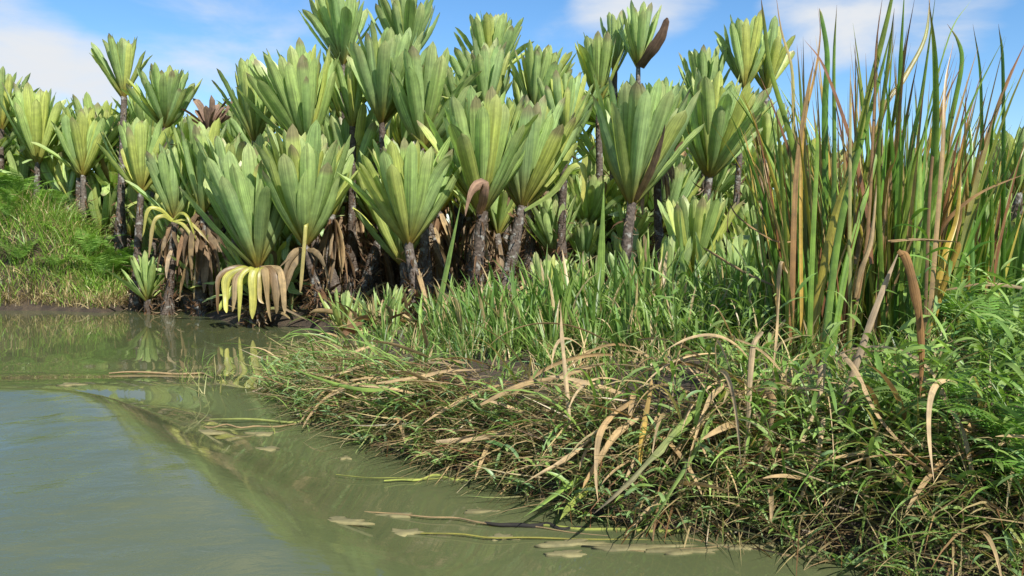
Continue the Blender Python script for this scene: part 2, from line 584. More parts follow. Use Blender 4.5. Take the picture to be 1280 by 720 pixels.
def skirt_mesh(L, n, seed, drop=1.0, spread=1.0):
    """dead leaves hanging under a crown"""
    r = np.random.default_rng(seed)
    acc = Acc()
    phi = r.random(n) * 6.28
    base = np.stack([0.07 * L * np.cos(phi), 0.07 * L * np.sin(phi), r.random(n) * -0.45 * L], -1)
    a0 = R(118) + R(55) * r.random(n)
    bend = (R(178) - a0) * (0.8 + 0.3 * r.random(n)) * spread
    k = r.random((n, 1))
    c = BROWN * k + GREYB * (1 - k)
    c = np.where(r.random((n, 1)) < 0.18, TAN * 0.8, c) * (1 + r.normal(0, .2, (n, 1)))
    blades(acc, base, phi, a0, bend, L * drop * (0.25 + 0.55 * r.random(n)), L * 0.09 * (0.4 + 0.9 * r.random(n)), c, c * 1.15, S=9, K=3, prof=lambda t: np.interp(t, [0, .2, .7, 1], [.6, 1, .8, .15]), fold=r.normal(0.1, 0.25, n), power=0.7, twist=r.normal(0, 1.0, n), curl=r.normal(0, .9, n))
    return acc.mesh('dead_leaves', M_DRY)


def trunk_obj(parent, base, top, r0, r1, bow=0.0, grey=0.5, seed=0, shag=0):
    r = np.random.default_rng(seed)
    acc = Acc()
    a, b = np.zeros(3), np.asarray(top) - np.asarray(base)
    b = b + nrmz(b) * 0.06
    mid = (a + b) / 2 + np.array([bow, r.normal(0, 0.05), 0])
    q1 = a + (mid - a) * 0.5 + np.array([r.normal(0, 0.02), 0, 0])
    H = np.linalg.norm(b)
    n = max(10, int(H / 0.07))
    dark, lt = np.array([0.075, 0.058, 0.046]), np.array([0.165, 0.145, 0.128])
    tube(acc, [a - np.array([0, 0, 0.15]), a, q1, mid, b], [r0 * 1.2, r0 * 1.05, r0 * 0.95, r0 * .80, r1 * 1.12, r1, r1 * 0.85], n=n, sides=14, rough=0.10, col=dark * (1 - 0.3 * grey) + lt * 0.3 * grey, col1=dark * (1 - grey) + lt * grey, vs=H)
    o = acc.build('trunk', M_BARK, parent)
    if shag:
        P = spline([a, q1, mid, b], 30)
        k = np.minimum((np.abs(r.normal(0, .42, shag)) * 29).astype(int), 27)
        ph = r.random(shag) * 6.28
        rad = np.interp(k / 29, [0, .5, 1], [r0 * .98, r0 * .72, r1 * .95])
        B = P[k] + np.stack([rad * np.cos(ph), rad * np.sin(ph), 0 * ph], -1)
        c = np.where(r.random((shag, 1)) < .25, GREYB, BROWN * .7) * (1 + r.normal(0, .25, (shag, 1)))
        f = Acc()
        blades(f, B, ph, R(20) + R(130) * r.random(shag), R(50) * r.normal(0, 1, shag), r.uniform(.05, .28, shag), r.uniform(.012, .05, shag), c, c * 1.1, S=4, K=3, fold=.2, twist=r.normal(0, .5, shag))
        f.build('leaf_bases', M_DRY, parent)['kind'] = 'stuff'
    return o


PINE_GROUP = 'screw pines growing along the river bank'


def pine(label, bx, by, topy, width, Y, tx=None, lean=0.0, leany=0.0, n=50, yellow=0.15, brown=0.0, r=None, skirt=0, seed=None, bow=0.0, group=PINE_GROUP, low=0.0, yb=None, wr=0.130):
    """a screw pine from its crown base and crown outline (pixels of the photograph, at distance Y)"""
    seed = int(bx * 7 + by * 13 + Y * 100) if seed is None else seed
    cb = at(bx, by, Y)
    H = (by - topy) / FPX * Y * 1.05
    L = H / (1.07 * max(0.8, math.cos(abs(R(lean)))))
    hw = width / 2 / FPX * Y
    spread = math.asin(min(0.93, hw / (L * 0.90)))
    Yb = Y if yb is None else yb
    bxw = cb[0] if tx is None else (tx - 640) / FPX * Yb
    b0 = np.array([bxw, Yb, gz(bxw, Yb) - 0.02])
    low_plant = cb[2] - b0[2] < 0.12
    if low_plant:
        b0 = cb - np.array([0, 0, 0.02])
    t = empty('screw_pine', b0, label, 'screw pine', group)
    r1 = (0.105 if r is None else r)
    if not low_plant:
        trunk_obj(t, b0, cb, r1 * 1.6, r1 * .70, bow=bow, grey=random.uniform(0.1, 0.7), seed=seed, shag=260)
    c = link('crown', crown_mesh(L, spread, n=n, seed=seed, yellow=yellow, brown=brown, lowleaf=low, wr=wr), t, cb - b0)
    c.rotation_euler = (R(leany) + rng.normal(0, .06), R(lean) + rng.normal(0, .05), 0)
    if skirt:
        s = link('dead_leaves', skirt_mesh(L, skirt, seed + 5), t, cb - b0)
    return t, b0, cb, L


# ------------------------------------------------------------------ the named screw pines
HERO = [
    # label, bx, by, topy, width, Y, kw
    ('low full screw pine at the waterline with yellow and tan drooping lowest leaves', 322, 336, 196, 130, 14.0, dict(tx=318, n=54, lean=-5, yellow=0.08)),
    ('blue-green screw pine with one strip hanging before its slanting trunk by the water', 382, 308, 172, 125, 13.9, dict(tx=407, n=54, yellow=0.25, r=0.10)),
    ('screw pine with open yellow-based fan on a bare dark trunk beside the grassy point', 511, 308, 178, 134, 12.6, dict(tx=527, n=54, yellow=0.35, r=0.115)),
    ('screw pine with a pinkish-brown folded leaf hanging off its left crown edge', 602, 268, 128, 135, 12.9, dict(tx=592, n=54, yellow=0.2, r=0.13)),
    ('screw pine with leaning trunk and one yellow leaf tip drooping right', 652, 262, 130, 130, 13.4, dict(tx=626, n=44, lean=8, yellow=0.3, r=0.13)),
    ('wide screw pine crown with one purplish-brown leaf among the green ones', 789, 258, 108, 140, 12.4, dict(tx=772, n=56, lean=2, yellow=0.15, r=0.12)),
    ('screw pine with pale ribbed crown spreading right above the yellowish low crown', 886, 224, 104, 118, 13.6, dict(tx=868, n=54, lean=6, yellow=0.4)),
    ('short yellow-green screw pine standing in the sedges left of the tall reeds', 866, 352, 244, 92, 10.8, dict(n=26, yellow=0.6)),
    ('fanned screw pine crown on a thin pale grey trunk amid the stand', 477, 156, 46, 110, 15.5, dict(tx=452, n=50, yellow=0.12, lean=3, bow=0.25, r=0.095)),
    ('tall lone screw pine crown on a pale neck against the white cloud', 155, 124, 50, 62, 19.0, dict(tx=150, n=26, yellow=0.3, lean=2, r=0.11)),
    ('screw pine with lopsided crown beside a withered brown crown', 206, 162, 88, 92, 18.5, dict(tx=206, n=50, lean=4, yellow=0.1)),
    ('screw pine with yellow crown base cut by the left photo edge, on a pale trunk', 2, 164, 92, 72, 20.4, dict(tx=4, n=28, yellow=0.25, r=0.10)),
    ('screw pine with straight ribbed fan above the green fern mound', 47, 206, 114, 76, 20.0, dict(tx=45, n=30, yellow=0.35)),
    ('screw pine with short broad fan low behind the right end of the fern mound', 104, 222, 146, 84, 19.8, dict(tx=104, n=28, yellow=0.15)),
    ('screw pine with two broad yellow leaves facing the river', 176, 244, 152, 98, 17.2, dict(tx=168, n=30, yellow=0.55)),
    ('screw pine with withered yellow lower leaves over a brown leaf skirt', 218, 276, 186, 84, 16.2, dict(tx=206, n=30, yellow=0.2, skirt=20)),
    ('narrow yellow-striped screw pine crown against the sky, first left of the tall group', 319, 180, 86, 66, 16.8, dict(tx=325, n=26, yellow=0.5, lean=-6)),
    ('large dark green screw pine crown tilting left below the sky', 384, 190, 72, 122, 15.8, dict(tx=400, n=56, lean=-8, yellow=0.08, brown=0.06)),
    ('topmost left screw pine, its pale crown reaching the photo top', 428, 84, -6, 86, 18.0, dict(tx=440, n=50, yellow=0.1, lean=-2)),
    ('topmost screw pine crown with broad straight fan, second at the upper photo edge', 508, 80, -2, 90, 17.6, dict(tx=500, n=50, yellow=0.1, lean=3)),
    ('big shaded screw pine crown with long drooping right leaves behind the central fan', 528, 190, 74, 118, 15.2, dict(tx=534, n=56, yellow=0.08, lean=3)),
    ('slender screw pine crown squeezed between two larger fans', 441, 162, 82, 44, 16.2, dict(tx=438, n=22, yellow=0.2)),
    ('screw pine crown of stubby upright leaves at the middle skyline', 612, 104, 22, 82, 18.8, dict(tx=612, n=44, yellow=0.2)),
    ('screw pine crown with short thick leaves in front of the middle skyline', 606, 148, 58, 84, 16.6, dict(tx=604, n=44, yellow=0.15)),
    ('pale screw pine crown on the slope of the skyline, leaves leaning right', 668, 150, 64, 80, 16.4, dict(tx=660, n=50, yellow=0.2, lean=7)),
    ('whitish-tipped screw pine crown below the dip in the skyline', 706, 176, 98, 80, 15.6, dict(tx=700, n=50, yellow=0.2)),
    ('dense screw pine crown left of the crown with a dead leaf', 748, 132, 50, 62, 17.4, dict(tx=752, n=30, yellow=0.2, lean=-2)),
    ('high screw pine crown with one dead dark brown leaf jutting right', 798, 86, 10, 58, 17.2, dict(tx=812, n=26, yellow=0.25, bow=-0.1, r=0.08)),
    ('half hidden screw pine crown just left of the high crown with a dead leaf', 768, 92, 20, 48, 18.0, dict(tx=766, n=24, yellow=0.15)),
    ('high screw pine crown alone in the sky near the reeds', 931, 112, 28, 66, 16.6, dict(tx=915, n=28, yellow=0.3, r=0.085)),
    ('screw pine crown with splayed yellowish leaves touching the reed tips', 957, 116, 36, 74, 16.8, dict(tx=952, n=20, yellow=0.6, lean=8)),
    ('screw pine crown of narrow bundled leaves behind the pale ribbed crown', 880, 142, 64, 62, 17.0, dict(tx=884, n=32, yellow=0.15)),
    ('small screw pine with a bleached brown leaf hanging down its trunk by the reeds', 956, 202, 130, 54, 14.4, dict(tx=956, n=20, yellow=0.4, r=0.08)),
    ('screw pine crown in deep green behind the wide crown with the purplish leaf', 822, 180, 104, 86, 15.0, dict(tx=826, n=30, yellow=0.15, skirt=30)),
    ('small bluish screw pine seedling on the far waterline below the brown skirt', 184, 378, 318, 74, 16.4, dict(n=20, yellow=0.05)),
    ('bright low screw pine leaf fan at the right photo edge behind the reeds', 1272, 246, 162, 90, 11.5, dict(n=24, yellow=0.4, tx=1275)),
    ('screw pine crown showing long leaves above the low waterline plant', 292, 262, 172, 90, 15.6, dict(tx=296, n=32, yellow=0.1)),
    ('screw pine crown with two pale leaf tips left of the low waterline plant', 254, 268, 164, 74, 16.0, dict(tx=250, n=28, yellow=0.15, skirt=30)),
    ('pale young screw pine rosette at the water in front of the slanting trunk', 452, 428, 372, 84, 12.6, dict(n=18, yellow=0.1, wr=0.10)),
    ('silvery young screw pine rosette among the sedges right of the leaning trunk', 684, 392, 318, 84, 11.4, dict(n=18, yellow=0.25, wr=0.11)),
    ('young screw pine rosette with white-streaked leaves below the wide crown', 762, 412, 342, 92, 10.4, dict(n=20, yellow=0.2, wr=0.11)),
]
PINES = {}
for lab, bx, by, ty, w, Y, kw in HERO:
    PINES[(bx, by)] = pine(lab, bx, by, ty, w, Y, **kw)


def hang(key, pts, width, c0, c1, name='drooping_leaf', mat=None, label=None, **kw):
    """one leaf of its own look on a named pine: pixels plus distance"""
    t, b0, cb, L = PINES[key]
    acc = Acc()
    q_ = rng.normal(0, .12, 10)
    kw.setdefault('prof', lambda t: np.interp(t, [0, 0.15, 0.6, 0.93, 1], [0.7, 0.9, 1, 0.6, 0.12]) * (1 + np.interp(t, np.linspace(0, 1, 10), q_)))
    kw.setdefault('fold', rng.uniform(.15, .5))
    path_blade(acc, [at(*p) for p in pts], width * .74, c0, c1, face=rng.normal(0, .35), twist=rng.normal(0, .9), **kw)
    o = acc.build(name, mat or M_CROWN, t, offset=b0)
    if label:
        o['label'] = label
    return o


YG = np.array([0.42, 0.44, 0.07])
YP = np.array([0.55, 0.52, 0.14])
k = (322, 336)
for (x0, x1, yb_, w, c0, c1) in [(308, 283, 400, 0.17, YG * .8, YP), (312, 292, 388, 0.12, TAN * .7, TAN), (327, 325, 380, 0.13, YG * .7, TAN), (336, 344, 396, 0.16, BROWN, TAN * .7), (316, 300, 402, 0.13, YG, YP), (324, 318, 404, 0.21, YG, YP * .9), (332, 336, 404, 0.20, TAN, TAN * .8), (300, 274, 398, 0.12, TAN * .6, BROWN)]:
    hang(k, [(318, 338, 13.9), (x0, 334, 13.6), ((x0 + x1) / 2 + (x1 - x0) * .4, 345, 13.45), (x1, 372, 13.4), (x1 - 1 + rng.normal(0, 3), yb_ + 2 - abs(rng.normal(0, 7)), 13.4 + rng.normal(0, .06))], w * rng.uniform(.8, 1.35), c0 * rng.uniform(.75, 1), c1, label='yellow drooping lower leaf' if c0[1] > .3 else 'tan dead hanging leaf')
hang(k, [(325, 336, 13.9), (346, 336, 13.5), (352, 350, 13.4), (356, 392, 13.4)], 0.17, TAN, TAN * .9, 'dead_leaf', M_DRY)
hang(k, [(318, 340, 13.9), (292, 362, 13.6), (272, 390, 13.5)], 0.16, G_WAXY, G_YEL)
k = (382, 308)
hang(k, [(382, 305, 13.8), (383, 280, 13.45), (381, 300, 13.4), (377, 345, 13.45), (375, 366, 13.5)], 0.09, G_YEL, TAN, 'dead_leaf', label='thin yellow strip hanging in front of the trunk')
for (x1, y1, x2, y2) in [(362, 326, 352, 358), (352, 330, 330, 356), (400, 325, 412, 352), (344, 372, 384, 400), (360, 345, 348, 385)]:
    hang(k, [(382, 310, 13.9), ((x1 + 382) / 2, (y1 + 308) / 2 - 4, 13.7), (x1, y1, 13.6), (x2, y2, 13.6)], 0.15, TAN * .6, GREYB * .8, 'dead_leaf', M_DRY)
k = (602, 268)
hang(k, [(598, 268, 12.8), (603, 246, 12.5), (604, 230, 12.4), (592, 240, 12.35), (582, 270, 12.4)], 0.25, np.array([.3, .19, .13]), np.array([.38, .25, .19]), 'dead_leaf', M_DRY, label='pinkish-brown folded dead leaf')
k = (652, 262)
hang(k, [(655, 262, 13.3), (690, 238, 13.0), (712, 208, 12.8), (728, 204, 12.75), (732, 222, 12.75), (728, 256, 12.8)], 0.19, G_WAXY, YP, label='yellow drooping leaf tip')
k = (789, 258)
hang(k, [(795, 250, 12.3), (812, 215, 12.0), (822, 185, 11.85), (831, 155, 11.8)], 0.17, np.array([.16, .11, .05]), np.array([.20, .13, .12]), 'dead_leaf', M_DRY, label='purplish-brown dead leaf')
k = (798, 86)
hang(k, [(800, 84, 17.1), (812, 66, 16.8), (826, 45, 16.6), (834, 22, 16.5)], 0.30, np.array([.13, .085, .06]), np.array([.14, .09, .07]), 'dead_leaf', M_DRY, label='dark brown dead leaf')
k = (956, 202)
hang(k, [(956, 203, 14.2), (957, 210, 14.1), (956, 230, 14.1), (954, 262, 14.1)], 0.2, TAN, np.array([.4, .27, .2]), 'dead_leaf', M_DRY, label='bleached hanging dead leaf')
k = (218, 276)
for (x1, y1, x2, y2, c) in [(184, 262, 178, 296, YP * .8), (236, 272, 246, 300, YG * .7), (192, 278, 186, 322, TAN), (240, 300, 232, 334, TAN), (250, 288, 262, 304, TAN)]:
    hang(k, [(216, 276, 16.0), ((216 + x1) / 2, (276 + y1) / 2 - 8, 15.8), (x1, y1, 15.7), (x2, y2, 15.7)], rng.uniform(.09, .15), G_YEL, c * .75, label='withered yellow drooping leaf')

# a crown that died and turned brown
cb = at(262, 166, 18.6)
b0 = np.array([cb[0] - .3, 18.6, gz(cb[0], 18.6)])
dt = empty('screw_pine', b0, 'dead screw pine crown, brown and shrivelled, between two green crowns', 'screw pine', PINE_GROUP)
trunk_obj(dt, b0, cb, 0.15, 0.1, grey=0.7, seed=3)
acc = Acc()
nn = 18
ph = rng.random(nn) * 6.28
blades(acc, np.zeros((nn, 3)) + cb, ph, R(12) + R(45) * rng.random(nn), rng.normal(0.1, 0.3, nn), 0.55 + 0.45 * rng.random(nn), 0.17, np.array([.15, .10, .075]), np.array([.24, .17, .13]), S=8, K=3, prof=leaf_prof, fold=0.25, twist=rng.normal(0, .5, nn))
acc.build('crown', M_DRY, dt, offset=b0)

# ------------------------------------------------------------------ the stand behind
SKY_X = [-200, 0, 60, 110, 150, 200, 250, 290, 330, 380, 420, 500, 560, 620, 690, 725, 765, 820, 880, 930, 985, 1040, 1120, 1200, 1280, 1450]
SKY_Y = [110, 104, 112, 122, 128, 112, 140, 118, 100, 90, 58, 40, 70, 50, 92, 118, 84, 128, 96, 100, 150, 172, 186, 186, 180, 170]
PROTO = [crown_mesh(1.0, R(sp), n=nn_, seed=900 + q, yellow=yl, brown=br, lowleaf=lo) for q, (sp, nn_, yl, br, lo) in enumerate(
    [(38, 50, .15, .0, .0), (46, 54, .1, .05, .1), (33, 40, .4, .0, .0), (42, 56, .1, .0, .1), (48, 46, .25, .05, .25), (35, 50, .1, .0, .0), (44, 38, .2, .1, .3), (30, 34, .5, .0, .0)])]
SK_PROTO = [skirt_mesh(1.0, 40, 70 + q, drop=1.25) for q in range(4)]
BACK_GROUP = 'screw pines packed in the depth of the stand'
back_n = 0


def back_pine(px, topy, Y, Hm, label, skirt):
    global back_n
    q = int(rng.integers(len(PROTO)))
    Hpx = Hm / Y * FPX
    cb = at(px, topy + Hpx, Y)
    x = cb[0] + rng.normal(0, 0.15)
    b0 = np.array([x, Y, gz(x, Y) - 0.03])
    if cb[2] < b0[2] + 0.05:
        cb[2] = b0[2] + 0.05
    t = empty('screw_pine', b0, label, 'screw pine', BACK_GROUP)
    if cb[2] - b0[2] > 0.2:
        trunk_obj(t, b0, cb, 0.15, 0.08, bow=rng.normal(0, 0.12), grey=rng.uniform(0.1, 0.9), seed=int(rng.integers(9999)))
    c = link('crown', PROTO[q], t, cb - b0)
    s = Hm / 1.05 * rng.choice([.72, .9, 1, 1, 1.1])
    c.scale = (s, s, s * rng.uniform(.92, 1.05))
    c.rotation_euler = (rng.normal(0, .14), rng.normal(0, .16), rng.random() * 6.28)
    if skirt and cb[2] - b0[2] > 1.1:
        k2 = link('dead_leaves', SK_PROTO[int(rng.integers(4))], t, cb - b0)
        k2.scale = (s,) * 3
        k2.rotation_euler = (0, 0, rng.random() * 6.28)
    back_n += 1


hero_xy = np.array([[b[2][0], b[2][1], b[2][2]] for b in PINES.values()])
placed = []
for row, (Y0, off, cnt, Hm) in enumerate([(21.5, 4, 30, 1.6), (18.8, 22, 30, 1.55), (17.2, 70, 26, 1.5), (16.0, 130, 22, 1.4), (15.2, 190, 16, 1.3), (24.0, 120, 26, 1.6), (22.5, 175, 28, 1.6), (20.5, 205, 26, 1.5), (19.6, 62, 26, 1.6), (17.8, 112, 22, 1.5), (16.9, 168, 20, 1.4)]):
    for q in range(cnt):
        px = -60 + (1400) * (q + rng.uniform(.15, .85)) / cnt
        if px > 985:
            off2, Yq = off * .55 + rng.uniform(0, 24), Y0 - rng.uniform(2, 5)
        else:
            off2, Yq = off + rng.uniform(-4, 26), Y0 + rng.uniform(-.6, .6)
        if (px < 200 and row in (2, 3, 4)) or (px < 310 and row in (3, 4)) or (px < 215 and row > 7):
            continue
        if 390 < px < 840 and row in (4, 10) and q % 3:
            continue
        if px < 200:
            Y0 = max(Y0, 21.5)
        ty = np.interp(px, SKY_X, SKY_Y) + off2
        back_pine(px, ty, Yq, Hm * rng.uniform(.85, 1.1),
                  'green screw pine deep in the stand, mostly hidden behind nearer crowns', rng.random() < (.35 if row < 2 else .9))
for q in range(15):
    back_pine(-50 + 270 * (q + rng.uniform(.2, .8)) / 15, rng.uniform(132, 188), rng.uniform(19.7, 21.2), 1.5 * rng.uniform(.85, 1.1), 'green screw pine deep in the stand, mostly hidden behind nearer crowns', False)
for q in range(9):
    back_pine(90 + 140 * (q + rng.uniform(.2, .8)) / 9, rng.uniform(205, 250), rng.uniform(20.5, 22.5), 1.6 * rng.uniform(.85, 1.1), 'green screw pine deep in the stand, mostly hidden behind nearer crowns', False)
STRAP = [crown_mesh(1.0, R(34), n=nn_, seed=1200 + q, yellow=.2, brown=.06, wr=.075) for q, nn_ in enumerate((18, 22, 16))]
for q, (px, Y, H) in enumerate([(704, 10.4, .9), (744, 11.2, 1.0), (800, 9.8, 1.0), (826, 10.4, 1.2), (905, 10.6, 1.2), (930, 9.8, 1.1), (428, 12.4, .7), (486, 12.2, .6)]):
    x = (px - 640) / FPX * Y
    o = link('young_screw_pine', STRAP[q % 3], None, (x, Y, gz(x, Y)))
    o.scale = (H * 1.1, H * 1.1, H)
    o.rotation_euler = (rng.normal(0, .15), rng.normal(0, .15), rng.random() * 6.28)
    tag(o, 'young stemless screw pine with narrow strap leaves among the sedges', 'screw pine', 'young strap-leaved screw pines among the sedges')
# low rosettes filling the shade between the trunks
for q in range(9):
    px = rng.uniform(215, 1000)
    Y = rng.uniform(15.0, 18.5)
    x = (px - 640) / FPX * Y
    if gz(x, Y) < 0.06:
        continue
    b0 = np.array([x, Y, gz(x, Y)])
    t = empty('screw_pine', b0, 'young stemless screw pine rosette in the shade between the trunks', 'screw pine', 'young screw pines in the shade')
    c = link('crown', PROTO[int(rng.integers(len(PROTO)))], t, (0, 0, 0.02))
    s = rng.uniform(.6, 1.15)
    c.scale = (s * 1.05, s * 1.05, s)
    c.rotation_euler = (rng.normal(0, .15), rng.normal(0, .15), rng.random() * 6.28)

FALL = []
for q in range(5):
    a_ = Acc()
    c_ = [TAN, np.array([.5, .4, .27]), TAN * .8, GREYB * 1.2, BROWN * 1.4][q]
    blades(a_, np.zeros((1, 3)), 0.0, R(rng.uniform(55, 85)), R(rng.uniform(10, 50)), 1.2, .15, c_, c_ * 1.1, S=14, K=5, fold=.3, prof=leaf_prof, twist=rng.normal(0, .6), curl=rng.normal(0, .5))
    FALL.append(a_.mesh('fallen_leaf', M_DRY))
for q in range(34):
    px_, Y_ = [335, 350, 420, 435, 450, 480, 500, 545, 560, 575, 610, 620, 650, 690, 720, 750, 800][q % 17] + rng.normal(0, 14), rng.uniform(11.8, 13.9)
    x_ = (px_ - 640) / FPX * Y_
    if gz(x_, Y_) < .08:
        continue
    o = link('fallen_leaf', FALL[q % 5], None, (x_, Y_, max(gz(x_, Y_), 0) + .06))
    s_ = rng.uniform(.55, 1.0)
    o.scale = (s_, s_, s_)
    o.rotation_euler = (rng.normal(0, .25), rng.normal(0, .2), rng.random() * 6.28)
    tag(o, 'broad dry tan leaf fallen at the foot of the front screw pines', 'leaf', 'fallen screw pine leaves')

# ------------------------------------------------------------------ grasses (nobody could count them)
def land_points(n, xr, yr, dmin=0.03, dmax=1e9, dens=None, wedge=True):
    out = []
    tot = 0
    while tot < n:
        x, y = rng.uniform(*xr, n * 2), rng.uniform(*yr, n * 2)
        d = sdf(x, y)
        ok = (d > dmin) & (d < dmax)
        if wedge:
            ok &= np.abs(x) < y * 0.72 + 0.4
        if dens is not None:
            ok &= rng.random(len(x)) < dens(x, y)
        p = np.stack([x, y], -1)[ok]
        out.append(p)
        tot += len(p)
    p = np.concatenate(out)[:n]
    return np.column_stack([p, gz(p[:, 0], p[:, 1]) - 0.01])


def cmix(cols, n, jit=0.18):
    c = np.asarray(cols)[rng.integers(len(cols), size=n)]
    return c * (1 + rng.normal(0, jit, (n, 1)))


GR1, GR2, GR3 = np.array([.125, .225, .045]), np.array([.21, .32, .08]), np.array([.07, .145, .04])
STRAW, STRAWD, RUST = np.array([.44, .35, .18]), np.array([.19, .14, .075]), np.array([.20, .09, .04])

# clumped sward on the near bank
acc = Acc()
CL = land_points(1600, (-4.5, 7), (3.0, 13.5), 0.05, dens=lambda x, y: np.clip((x + 3.1) / 1.8, .18, 1) * np.clip((fbm(x * .9 + 5, y * .9) - .3) * 4, .3, 1))
kk = rng.integers(6, 20, len(CL))
ix = np.repeat(np.arange(len(CL)), kk)
n = len(ix)
P = CL[ix] + np.column_stack([rng.normal(0, .045, (n, 2)), np.zeros(n)])
dl = sdf(P[:, 0], P[:, 1])
cc0 = cmix([GR1, GR2, GR3, GR2, STRAW, np.array([.24, .34, .09])], len(CL), .2)
hh = rng.uniform(.14, .52, len(CL)) * np.where((CL[:, 1] > 8.8) & (CL[:, 0] < .4), .5, 1)
ww = rng.uniform(.006, .022, len(CL))
azc = rng.random(len(CL)) * 6.28
dead = (rng.random(n) < .2)[:, None]
c = np.where(dead, STRAW, cc0[ix]) * (1 + rng.normal(0, .12, (n, 1)))
blades(acc, P, azc[ix] + rng.normal(0, 1.1, n), R(5) + R(40) * rng.random(n), R(10) + R(90) * rng.random(n), hh[ix] * rng.uniform(.5, 1.1, n) * np.clip(.55 + dl * .6, .5, 1), ww[ix] * rng.uniform(.7, 1.2, n), c, c * 1.1, S=6, twist=rng.normal(0, .5, n))
tag(acc.build('bank_grass', M_BLADE), 'clumps of short green and straw grass covering the near bank', 'grass', kind='stuff')

# thatch of dead stems hanging over the cut edge of the bank
acc = Acc()
P = land_points(7000, (-3.5, 4), (3.0, 9.5), -0.06, 0.6, dens=lambda x, y: np.clip((x + 2.9) / 1.6, .2, 1))
n = len(P)
e = 0.15
gx = sdf(P[:, 0] + e, P[:, 1]) - sdf(P[:, 0] - e, P[:, 1])
gy = sdf(P[:, 0], P[:, 1] + e) - sdf(P[:, 0], P[:, 1] - e)
az = np.arctan2(-gy, -gx) + rng.normal(0, 1.2, n)
P[:, 2] += rng.random(n) * 0.12
blades(acc, P, az, R(60) + R(55) * rng.random(n), R(-15) + R(60) * rng.random(n), rng.uniform(.15, .65, n), rng.uniform(.004, .013, n), cmix([STRAWD, STRAWD * .6, RUST * .6, STRAW, STRAW * .6, GR3], n), cmix([STRAWD, STRAW, RUST, STRAW, TAN, GR2], n), S=5, twist=rng.normal(0, .6, n))
tag(acc.build('dead_grass', M_BLADE), 'brown matted dead grass hanging over the bank edge', 'dead grass', kind='stuff')


# long blades arching from the lip of the bank down to the water
acc = Acc()
P = land_points(190, (-3.0, 3.5), (3.2, 9.0), .08, .75)
n = len(P)
gx = sdf(P[:, 0] + e, P[:, 1]) - sdf(P[:, 0] - e, P[:, 1])
gy = sdf(P[:, 0], P[:, 1] + e) - sdf(P[:, 0], P[:, 1] - e)
az = np.arctan2(-gy, -gx) + rng.normal(0, .7, n)
c = cmix([GR1, GR2, GR2, np.array([.2, .3, .07]), STRAW, TAN], n)
blades(acc, P + np.array([0, 0, .05]), az, R(15) + R(60) * rng.random(n), R(50) + R(60) * rng.random(n), rng.uniform(.35, .9, n), rng.uniform(.012, .028, n), c, c * 1.1, S=10, K=3, fold=.15, twist=rng.normal(0, .4, n))
tag(acc.build('arching_grass', M_BLADE), 'long arching green and straw blades hanging from the bank lip', 'grass', kind='stuff')


acc = Acc()
P = land_points(170, (1.0, 3.2), (3.2, 5.6), .02, .8)
n = len(P)
c = cmix([GR2, np.array([.24, .36, .11]), GR1, np.array([.3, .4, .12])], n)
blades(acc, P + np.array([0, 0, .03]), R(-120) + rng.normal(0, 1.0, n), R(10) + R(60) * rng.random(n), R(30) + R(80) * rng.random(n), rng.uniform(.25, .65, n), rng.uniform(.014, .032, n), c, c * 1.1, S=10, K=3, fold=.15, twist=rng.normal(0, .4, n))
tag(acc.build('broad_grass', M_BLADE), 'pale green broad grass blades on the near right bank face', 'grass', kind='stuff')


# leafy undergrowth: thin stems with alternate pointed leaves
def leafy(acc, base, H, az, lean, nl, ll, lw, cols, rs):
    """one stem with leaves"""
    t = np.linspace(0, 1, 6)
    d = np.array([math.cos(az), math.sin(az), 0])
    pts = base + np.outer(t * H, [0, 0, 1]) * math.cos(lean) + np.outer((t ** 1.6) * H * math.sin(lean), d)
    P = spline(pts, 8)
    path_blade(acc, P, 0.006, cols[0] * .9, cols[0], n=8, K=2, fold=0, prof=lambda t: 1 - .5 * t)
    tt = np.linspace(.12, .98, nl)
    Q = np.stack([np.interp(tt, np.linspace(0, 1, 8), P[:, k_]) for k_ in range(3)], -1)
    n = nl
    a = az + np.where(np.arange(n) % 2, 1.4, -1.4) + rs.normal(0, .6, n)
    c = np.asarray(cols)[rs.integers(len(cols), size=n)] * (1 + rs.normal(0, .15, (n, 1)))
    blades(acc, Q, a, R(30) + R(35) * rs.random(n), R(30) + R(60) * rs.random(n), ll * rs.uniform(.6, 1.15, n), lw * rs.uniform(.7, 1.2, n), c, c * 1.1, S=6, K=3, fold=.12, prof=lambda t: np.interp(t, [0, .2, .5, .8, 1], [.25, .85, 1, .6, .02]), twist=rs.normal(0, .4, n))


acc = Acc()
P = land_points(430, (0.4, 5.5), (3.2, 8.0), 0.03, dens=lambda x, y: np.clip((x / y - .16) * 3.5, .06, 1) * np.where((np.abs(x / y - .44) < .13) & (y > 4.6), .10, 1))
for p in P:
    leafy(acc, p, rng.uniform(.25, .75), rng.random() * 6.28, rng.uniform(.1, .9), int(rng.integers(6, 11)), .22, .028, [GR1, GR2, GR2, np.array([.24, .34, .11])], rng)
tag(acc.build('leafy_undergrowth', M_BLADE), 'tangle of narrow-leaved green undergrowth on the right bank', 'undergrowth', kind='stuff')

# sprigs at the water's edge of the point
acc = Acc()
P = land_points(360, (-2.8, 3.0), (3.2, 8.5), -0.14, 0.35)
P[:, 2] = np.maximum(P[:, 2], -0.03)
for p in P:
    leafy(acc, p, rng.uniform(.12, .36), R(-125) + rng.normal(0, 1.1), rng.uniform(.2, 1.1), int(rng.integers(4, 9)), .17, .020, [GR2, np.array([.18, .29, .12]), np.array([.24, .36, .13])], rng)
tag(acc.build('waterside_weeds', M_BLADE), 'small leafy weeds along the water edge of the point', 'weeds', kind='stuff')

